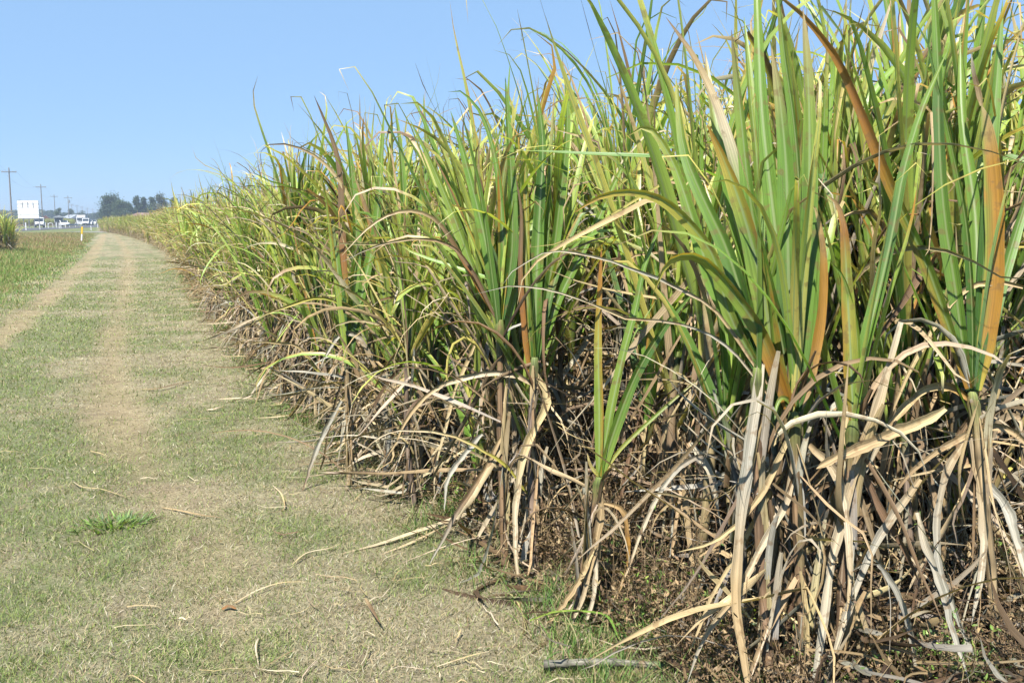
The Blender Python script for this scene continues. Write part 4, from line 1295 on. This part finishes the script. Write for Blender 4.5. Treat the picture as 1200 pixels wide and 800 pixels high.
# hoop
q = on_ground(59.5, 267)
bm_ = MB()
pr = [(-.42 * math.cos(k * math.pi / 12), .55 + .42 * math.sin(k * math.pi / 12)) for k in range(13)]
pr = [(-.42, 0)] + pr + [(.42, 0)]
for (a0, z0), (a1, z1) in zip(pr[:-1], pr[1:]): bm_.cyl((a0, 0, z0), (a1, 0, z1), .05)
o = bm_.build('hoop_rail', M_WHITE); o.location = (q[0], q[1], 0); tag(o, 'white tubular hoop beside the highway right of the van', 'hoop rail')
# guard rail
a = on_ground(78, 267); b = on_ground(92, 266.5)
t = empty('guard_rail', (a[0], a[1], 0), math.atan2(b[1] - a[1], b[0] - a[0]), 'grey steel guard rail beside the highway', 'guard rail')
L_ = float(np.hypot(b[0] - a[0], b[1] - a[1]))
MB().prism([(-.03, .42), (-.06, .5), (-.02, .56), (-.06, .62), (-.03, .72), (.0, .72), (.0, .42)], 0, L_, 'x').build('rail', M_STEEL, t)
k = 0
while k <= L_:
    MB().box(k - .05, k + .05, .01, .1, -.1, .74).build('post', M_WOOD, t); k += max(L_ / 6, 1.5)


# ---- power poles and wires
poles = [(14, 197, 2.2), (50, 216, 2.2), (65, 228, 2.2), (81, 229.5, 2.4), (85, 239, 2.2), (91, 240, 2), (97, 241.5, 2), (103, 243, 2), (109, 244.5, 2)]
plab = ['nearest and tallest wooden power pole', 'second wooden power pole, right of the white hoarding', 'slim third power pole above the grey shed', 'dark power pole with a transformer can',
        'small power pole just right of the transformer pole', 'distant power pole above the truck', 'distant power pole above the queue of cars', 'faint power pole beyond the last car', 'farthest power pole beside the dark trees']
tops = []
for i, ((px, ty, arm), l) in enumerate(zip(poles, plab)):
    dist = 8.5 * F0 / (258 - ty) * (1.0 if i != 3 else .95)
    q = at(px, 258, dist); zt = float(at(px, ty, dist)[2])
    t = empty('power_pole', (q[0], q[1], 0), 0, l, 'power pole', 'power poles along the highway')
    MB().cyl((0, 0, -.3), (0, 0, zt), .14, .09).build('pole', M_WOOD, t)
    ca = MB().box(-arm / 2, arm / 2, -.2, -.08, zt - .75, zt - .62, .01).build('crossarm', M_WOOD, t)
    for xx in (-arm / 2 + .1, -arm / 4, arm / 4, arm / 2 - .1):
        MB().cyl((xx, -.14, zt - .62), (xx, -.14, zt - .42), .05, .03, 8).build('insulator', M_STEEL, ca)
    if i == 3:
        MB().cyl((.32, 0, zt - 2.4), (.32, 0, zt - 1.4), .28).build('transformer', M_STEEL, t)
    tops.append((q[0], q[1], zt - .42, arm))
prev = (tops[0][0] + 2, tops[0][1] - 75, tops[0][2], 2.2)
seq = [prev] + tops
for i in range(len(seq) - 1):
    a, b = seq[i], seq[i + 1]
    if abs(a[1] - b[1]) < 12: continue
    m = MB()
    for s in (-.45, .45):
        n = 10; last = None
        for k in range(n + 1):
            f = k / n; p = Vector((lerp(a[0], b[0], f) + s * 2.2, lerp(a[1], b[1], f) - .14, lerp(a[2], b[2], f) - 1.4 * 4 * f * (1 - f) + .01))
            if last is not None: m.cyl(last, p, .009, seg=5)
            last = p
    o = m.build('power_line', M_WIRE)
    tag(o, ['power line reaching out of the picture from the nearest pole', 'power line between the nearest and second poles', 'power line between the second and third poles', 'power line at the transformer pole',
            'power line beyond the transformer pole', 'power line over the truck', 'power line over the queue of cars', 'power line beyond the last car', 'farthest power line along the highway'][i], 'power line', 'power lines')


# ---- buildings
def house(px, dist, w, h, roof_h, label, mw, mr, depth=6, rz=0.0, name='house', over=.3, z0=0.0):
    q = at(px, 258, dist)
    t = empty(name, (q[0], q[1], z0), rz, label, 'house' if name == 'house' else name)
    MB().box(-w / 2, w / 2, 0, depth, -.2, h).build('wall', mw, t)
    MB().prism([(-w / 2 - over, h + .003), (0, h + roof_h), (w / 2 + over, h + .003), (w / 2 + over, h - .12), (-w / 2 - over, h - .12)], -over, depth + over, 'y').build('roof', mr, t)
    for k, xx in enumerate((-w * .28, w * .25)):
        f = MB().box(xx - .5, xx + .5, -.05, .02, 1.0, 2.0).build('window', M_WHITE, t)
        MB().box(xx - .42, xx + .42, -.07, -.052, 1.08, 1.92).build('pane', M_GLASS, f)
    MB().box(-.42, .42, -.05, .02, 0, 2.0).build('door', M_DARKP, t)
    return t


house(162, 235, 5.6, 2.1, 1.15, 'farmhouse with rusty red iron roof above the cane by the dark trees', M_WALL, M_RUST, 9, -.5)
house(53.5, 270, 1.5, 1.9, .9, 'small dark red hut behind the white van', M_HUT, M_HUT, 2.2, 0, 'hut')
house(69, 235, 1.7, 2.2, .5, 'narrow grey shed below the small round tree', M_ROOF, M_STEEL, 3, 0, 'shed')
house(90, 330, 3.4, 2.2, 1.1, 'pale gabled house with a grey roof left of the truck', M_WALL, M_ROOF, 7, .4)
house(78, 380, 2.6, 2.0, .9, 'small white walled house behind the transformer pole', M_WHITE, M_ROOF, 5, .3)


# ---- trees
def tree(px, dist, top_px, width_px, label, dens=5200, cols=None, ragged=.3, lobes=16, name='tree', narrow=False, cat='tree', group='trees beyond the field'):
    q = at(px, 258, dist)
    H = float(at(px, top_px, dist)[2]); W_ = width_px * dist / F0
    t = empty(name, (q[0], q[1], 0), 0, label, cat, group)
    m = MB().cyl((0, 0, -.3), (0, 0, H * .45), .035 * H, .022 * H, 9)
    base_z = .04 * H
    C_ = []
    for k in range(lobes):
        zz = base_z + (H - base_z) * (k + .5) / lobes * .95
        f = math.sin(math.pi * min(.98, (zz - base_z * .6) / (H - base_z * .5))) ** .6
        if narrow: f = 1.25 - (zz / H) ** 1.2
        rr = W_ / 2 * f * random.uniform(.25, .78); a_ = random.uniform(0, 6.28)
        c = Vector((math.cos(a_) * rr, math.sin(a_) * rr, zz)); C_.append((c, W_ / 2 * random.uniform(.38, .62) * (1 if W_ > 4 else 1.15)))
        m.cyl((0, 0, H * random.uniform(.15, .42)), c, .012 * H, .004 * H, 6)
    m.build('trunk', M_TRUNK, t)
    n = int(dens * 1.5)
    i = rng.integers(0, len(C_), n)
    ctr = np.array([tuple(C_[j][0]) for j in range(len(C_))])[i]; rad = np.array([C_[j][1] for j in range(len(C_))])[i]
    v = norm(rng.normal(0, 1, (n, 3))) * (rng.random(n)[:, None] ** .45)
    p = ctr + v * rad[:, None] * np.array([1, 1, .8]) * (1 + ragged * (rng.random((n, 1)) ** 3 * 2 - .2))
    sz = U(.10, .26, n) * (H / 8)
    a_ = norm(rng.normal(0, 1, (n, 3))); b_ = norm(np.cross(a_, rng.normal(0, 1, (n, 3))))
    V = np.stack([p - a_ * sz[:, None] - b_ * sz[:, None] * .45, p + a_ * sz[:, None] * .2 - b_ * sz[:, None] * .6, p + a_ * sz[:, None], p + b_ * sz[:, None] * .5], 1)
    f = np.arange(n * 4).reshape(n, 4)
    base = pick(cols or [np.array([.045, .075, .03]), np.array([.07, .10, .04]), np.array([.09, .11, .05])], [.4, .4, .2], n)
    cc = np.ones((n, 4, 4)); cc[..., :3] = base[:, None, :]
    me = mesh_from('crown', V.reshape(-1, 3), f, M_CROWN, cc.reshape(-1, 4), smooth=False)
    obj('crown', me, t)
    return t


DG = [np.array([.035, .065, .030]), np.array([.055, .09, .038]), np.array([.075, .10, .045])]
GG = [np.array([.10, .12, .06]), np.array([.08, .10, .06]), np.array([.12, .13, .075])]
tree(131, 300, 230, 26, 'large rounded dark tree at the near end of the tree group', 8000, DG, lobes=34, ragged=.6)
tree(143, 290, 236, 22, 'broad olive green tree leaning against the large rounded tree', 5000, [DG[1], np.array([.10, .14, .05]), DG[2]], lobes=16)
tree(121, 320, 246, 12, 'low dark shrubby tree at the foot of the large rounded tree', 3000, DG, lobes=10)
tree(153, 300, 238, 16, 'dark middle tree between the olive tree and the thin ones', 4000, DG, lobes=14)
tree(161, 305, 230.5, 11, 'pointed dark tree, the tallest in the middle of the group', 3500, DG, lobes=14, narrow=True)
tree(169, 305, 231, 9, 'slim upright tree beside the pointed dark one', 2600, DG, lobes=12)
tree(179, 300, 230.5, 11, 'conical dark tree left of the ragged gum', 3200, DG, lobes=14, narrow=True)
tree(189, 290, 228, 18, 'ragged grey green gum tree spreading at its top', 2600, GG, ragged=.6, lobes=12)
tree(175, 310, 238.5, 34, 'low dark hedge-like tree filling the gap under the slim tree', 3600, DG, lobes=14)
tree(206, 290, 231.5, 13, 'pine-like tree showing over the cane, apart from the group', 2600, DG, lobes=12, narrow=True)
tree(69.5, 330, 243.5, 9, 'small round tree behind the grey shed', 2200, [DG[1], np.array([.09, .14, .05])], lobes=9)
tree(83, 400, 245, 9, 'green tree between the small pale houses', 2200, DG, lobes=9)
tree(95, 420, 248, 12, 'dark tree behind the box truck', 2200, DG, lobes=9)
tree(24.5, 420, 233, 5, 'tree top peeping over the white hoarding', 1500, DG, lobes=7)
tree(78, 450, 250, 8, 'low tree next to the transformer pole', 1500, DG, lobes=7)
tree(114.5, 480, 251, 9, 'faint tree between the vehicles and the large rounded tree', 2000, DG, lobes=8)
tree(105, 520, 252, 10, 'low faint tree behind the queue of cars', 2000, DG, lobes=8)

# ---- distant wood along the horizon (stuff)
n = 60000
X_ = U(-420, 700, n); Y_ = 640 + 40 * (fbm(X_ * .01, X_ * 0, 71) - .5) * 2 + U(-12, 12, n)
hh = 3.0 + 5.5 * fbm(X_ * .03, Y_ * 0, 73, 5)
Z_ = hh * rng.random(n) ** .6
sz = U(.5, 1.2, n); p = np.stack([X_, Y_, Z_], -1)
a_ = norm(rng.normal(0, 1, (n, 3))); b_ = norm(np.cross(a_, rng.normal(0, 1, (n, 3))))
V = np.stack([p - a_ * sz[:, None], p - b_ * sz[:, None] * .7, p + a_ * sz[:, None], p + b_ * sz[:, None] * .7], 1)
cc = np.ones((n, 4, 4)); cc[..., :3] = pick(DG, [.4, .4, .2], n)[:, None, :]
tag(obj('distant_wood', mesh_from('distant_wood', V.reshape(-1, 3), np.arange(n * 4).reshape(n, 4), M_CROWN, cc.reshape(-1, 4), smooth=False)),
    'low band of woodland along the horizon', 'woodland', kind='stuff')

# ---- another cane field across the highway
pts = []
for yy in np.arange(285, 300, 1.3):
    for xx in np.arange(-75, roadx(yy) - 6, .6):
        if -27.5 < xx < -16.5 and False: continue
        pts.append((xx + random.uniform(-.2, .2), yy + random.uniform(-.3, .3), 0.0))
crop_mass('distant_crop', pts, 'strip of yellow green cane field across the highway')

# ------------------------------------------------------------------ haze
hz = MB().box(-1900, 1900, -700, 2100, -1.5, 14).build('haze', None) if False else None
m, nt, out = mat_new('haze')
pv = nt.nodes.new('ShaderNodeVolumePrincipled')
pv.inputs['Color'].default_value = (.72, .82, .95, 1); pv.inputs['Density'].default_value = .0008
pv.inputs['Anisotropy'].default_value = .2
nt.links.new(pv.outputs[0], out.inputs['Volume'])
USE_HAZE = True
if USE_HAZE:
    o = MB().box(-1750, 1750, -620, 2300, -1.5, 13.5).build('haze', m)
    tag(o, 'thin blue summer haze over the distance', 'haze', kind='stuff')

# ------------------------------------------------------------------ light
w = bpy.data.worlds.new('World'); scn.world = w; w.use_nodes = True
nt = w.node_tree; nt.nodes.clear()
SUN_EL = R(55); SUN_DIR_H = math.atan2(-.70, -.66)      # towards the sun, horizontally (x, y) = (-.66, -.70)
sky = nt.nodes.new('ShaderNodeTexSky'); sky.sky_type = 'NISHITA'; sky.sun_disc = False
sky.sun_elevation = SUN_EL
sky.sun_rotation = math.atan2(-.66, -.70)
sky.air_density = 1.0; sky.dust_density = .0; sky.ozone_density = 4; sky.altitude = 2500
bg = nt.nodes.new('ShaderNodeBackground'); bg.inputs['Strength'].default_value = .10
o_ = nt.nodes.new('ShaderNodeOutputWorld')
mxs = nt.nodes.new('ShaderNodeMix'); mxs.data_type = 'RGBA'; mxs.inputs['Factor'].default_value = .78
mxs.inputs['B'].default_value = (2.0, 3.35, 5.3, 1)
nt.links.new(sky.outputs[0], mxs.inputs['A']); nt.links.new(mxs.outputs['Result'], bg.inputs[0]); nt.links.new(bg.outputs[0], o_.inputs[0])
sd_ = bpy.data.lights.new('sun', 'SUN'); sd_.energy = 5.0; sd_.angle = R(.53); sd_.color = (1, .96, .89)
so = bpy.data.objects.new('sun', sd_); COL.objects.link(so)
dv = Vector((-.66, -.70, math.tan(SUN_EL) * math.hypot(.66, .70))).normalized()
so.rotation_euler = dv.to_track_quat('Z', 'Y').to_euler()
so.location = (-10, -10, 20)

scn.view_settings.view_transform = 'Standard'
scn.view_settings.look = 'None'
scn.view_settings.exposure = .88
scn.view_settings.gamma = 1
scn.render.engine = 'CYCLES'
cy = scn.cycles
cy.max_bounces = 6; cy.diffuse_bounces = 0; cy.glossy_bounces = 2; cy.transmission_bounces = 4; cy.volume_bounces = 0; cy.transparent_max_bounces = 4
cy.use_denoising = True
cy.use_adaptive_sampling = True
cy.adaptive_threshold = .02
cy.caustics_reflective = False; cy.caustics_refractive = False
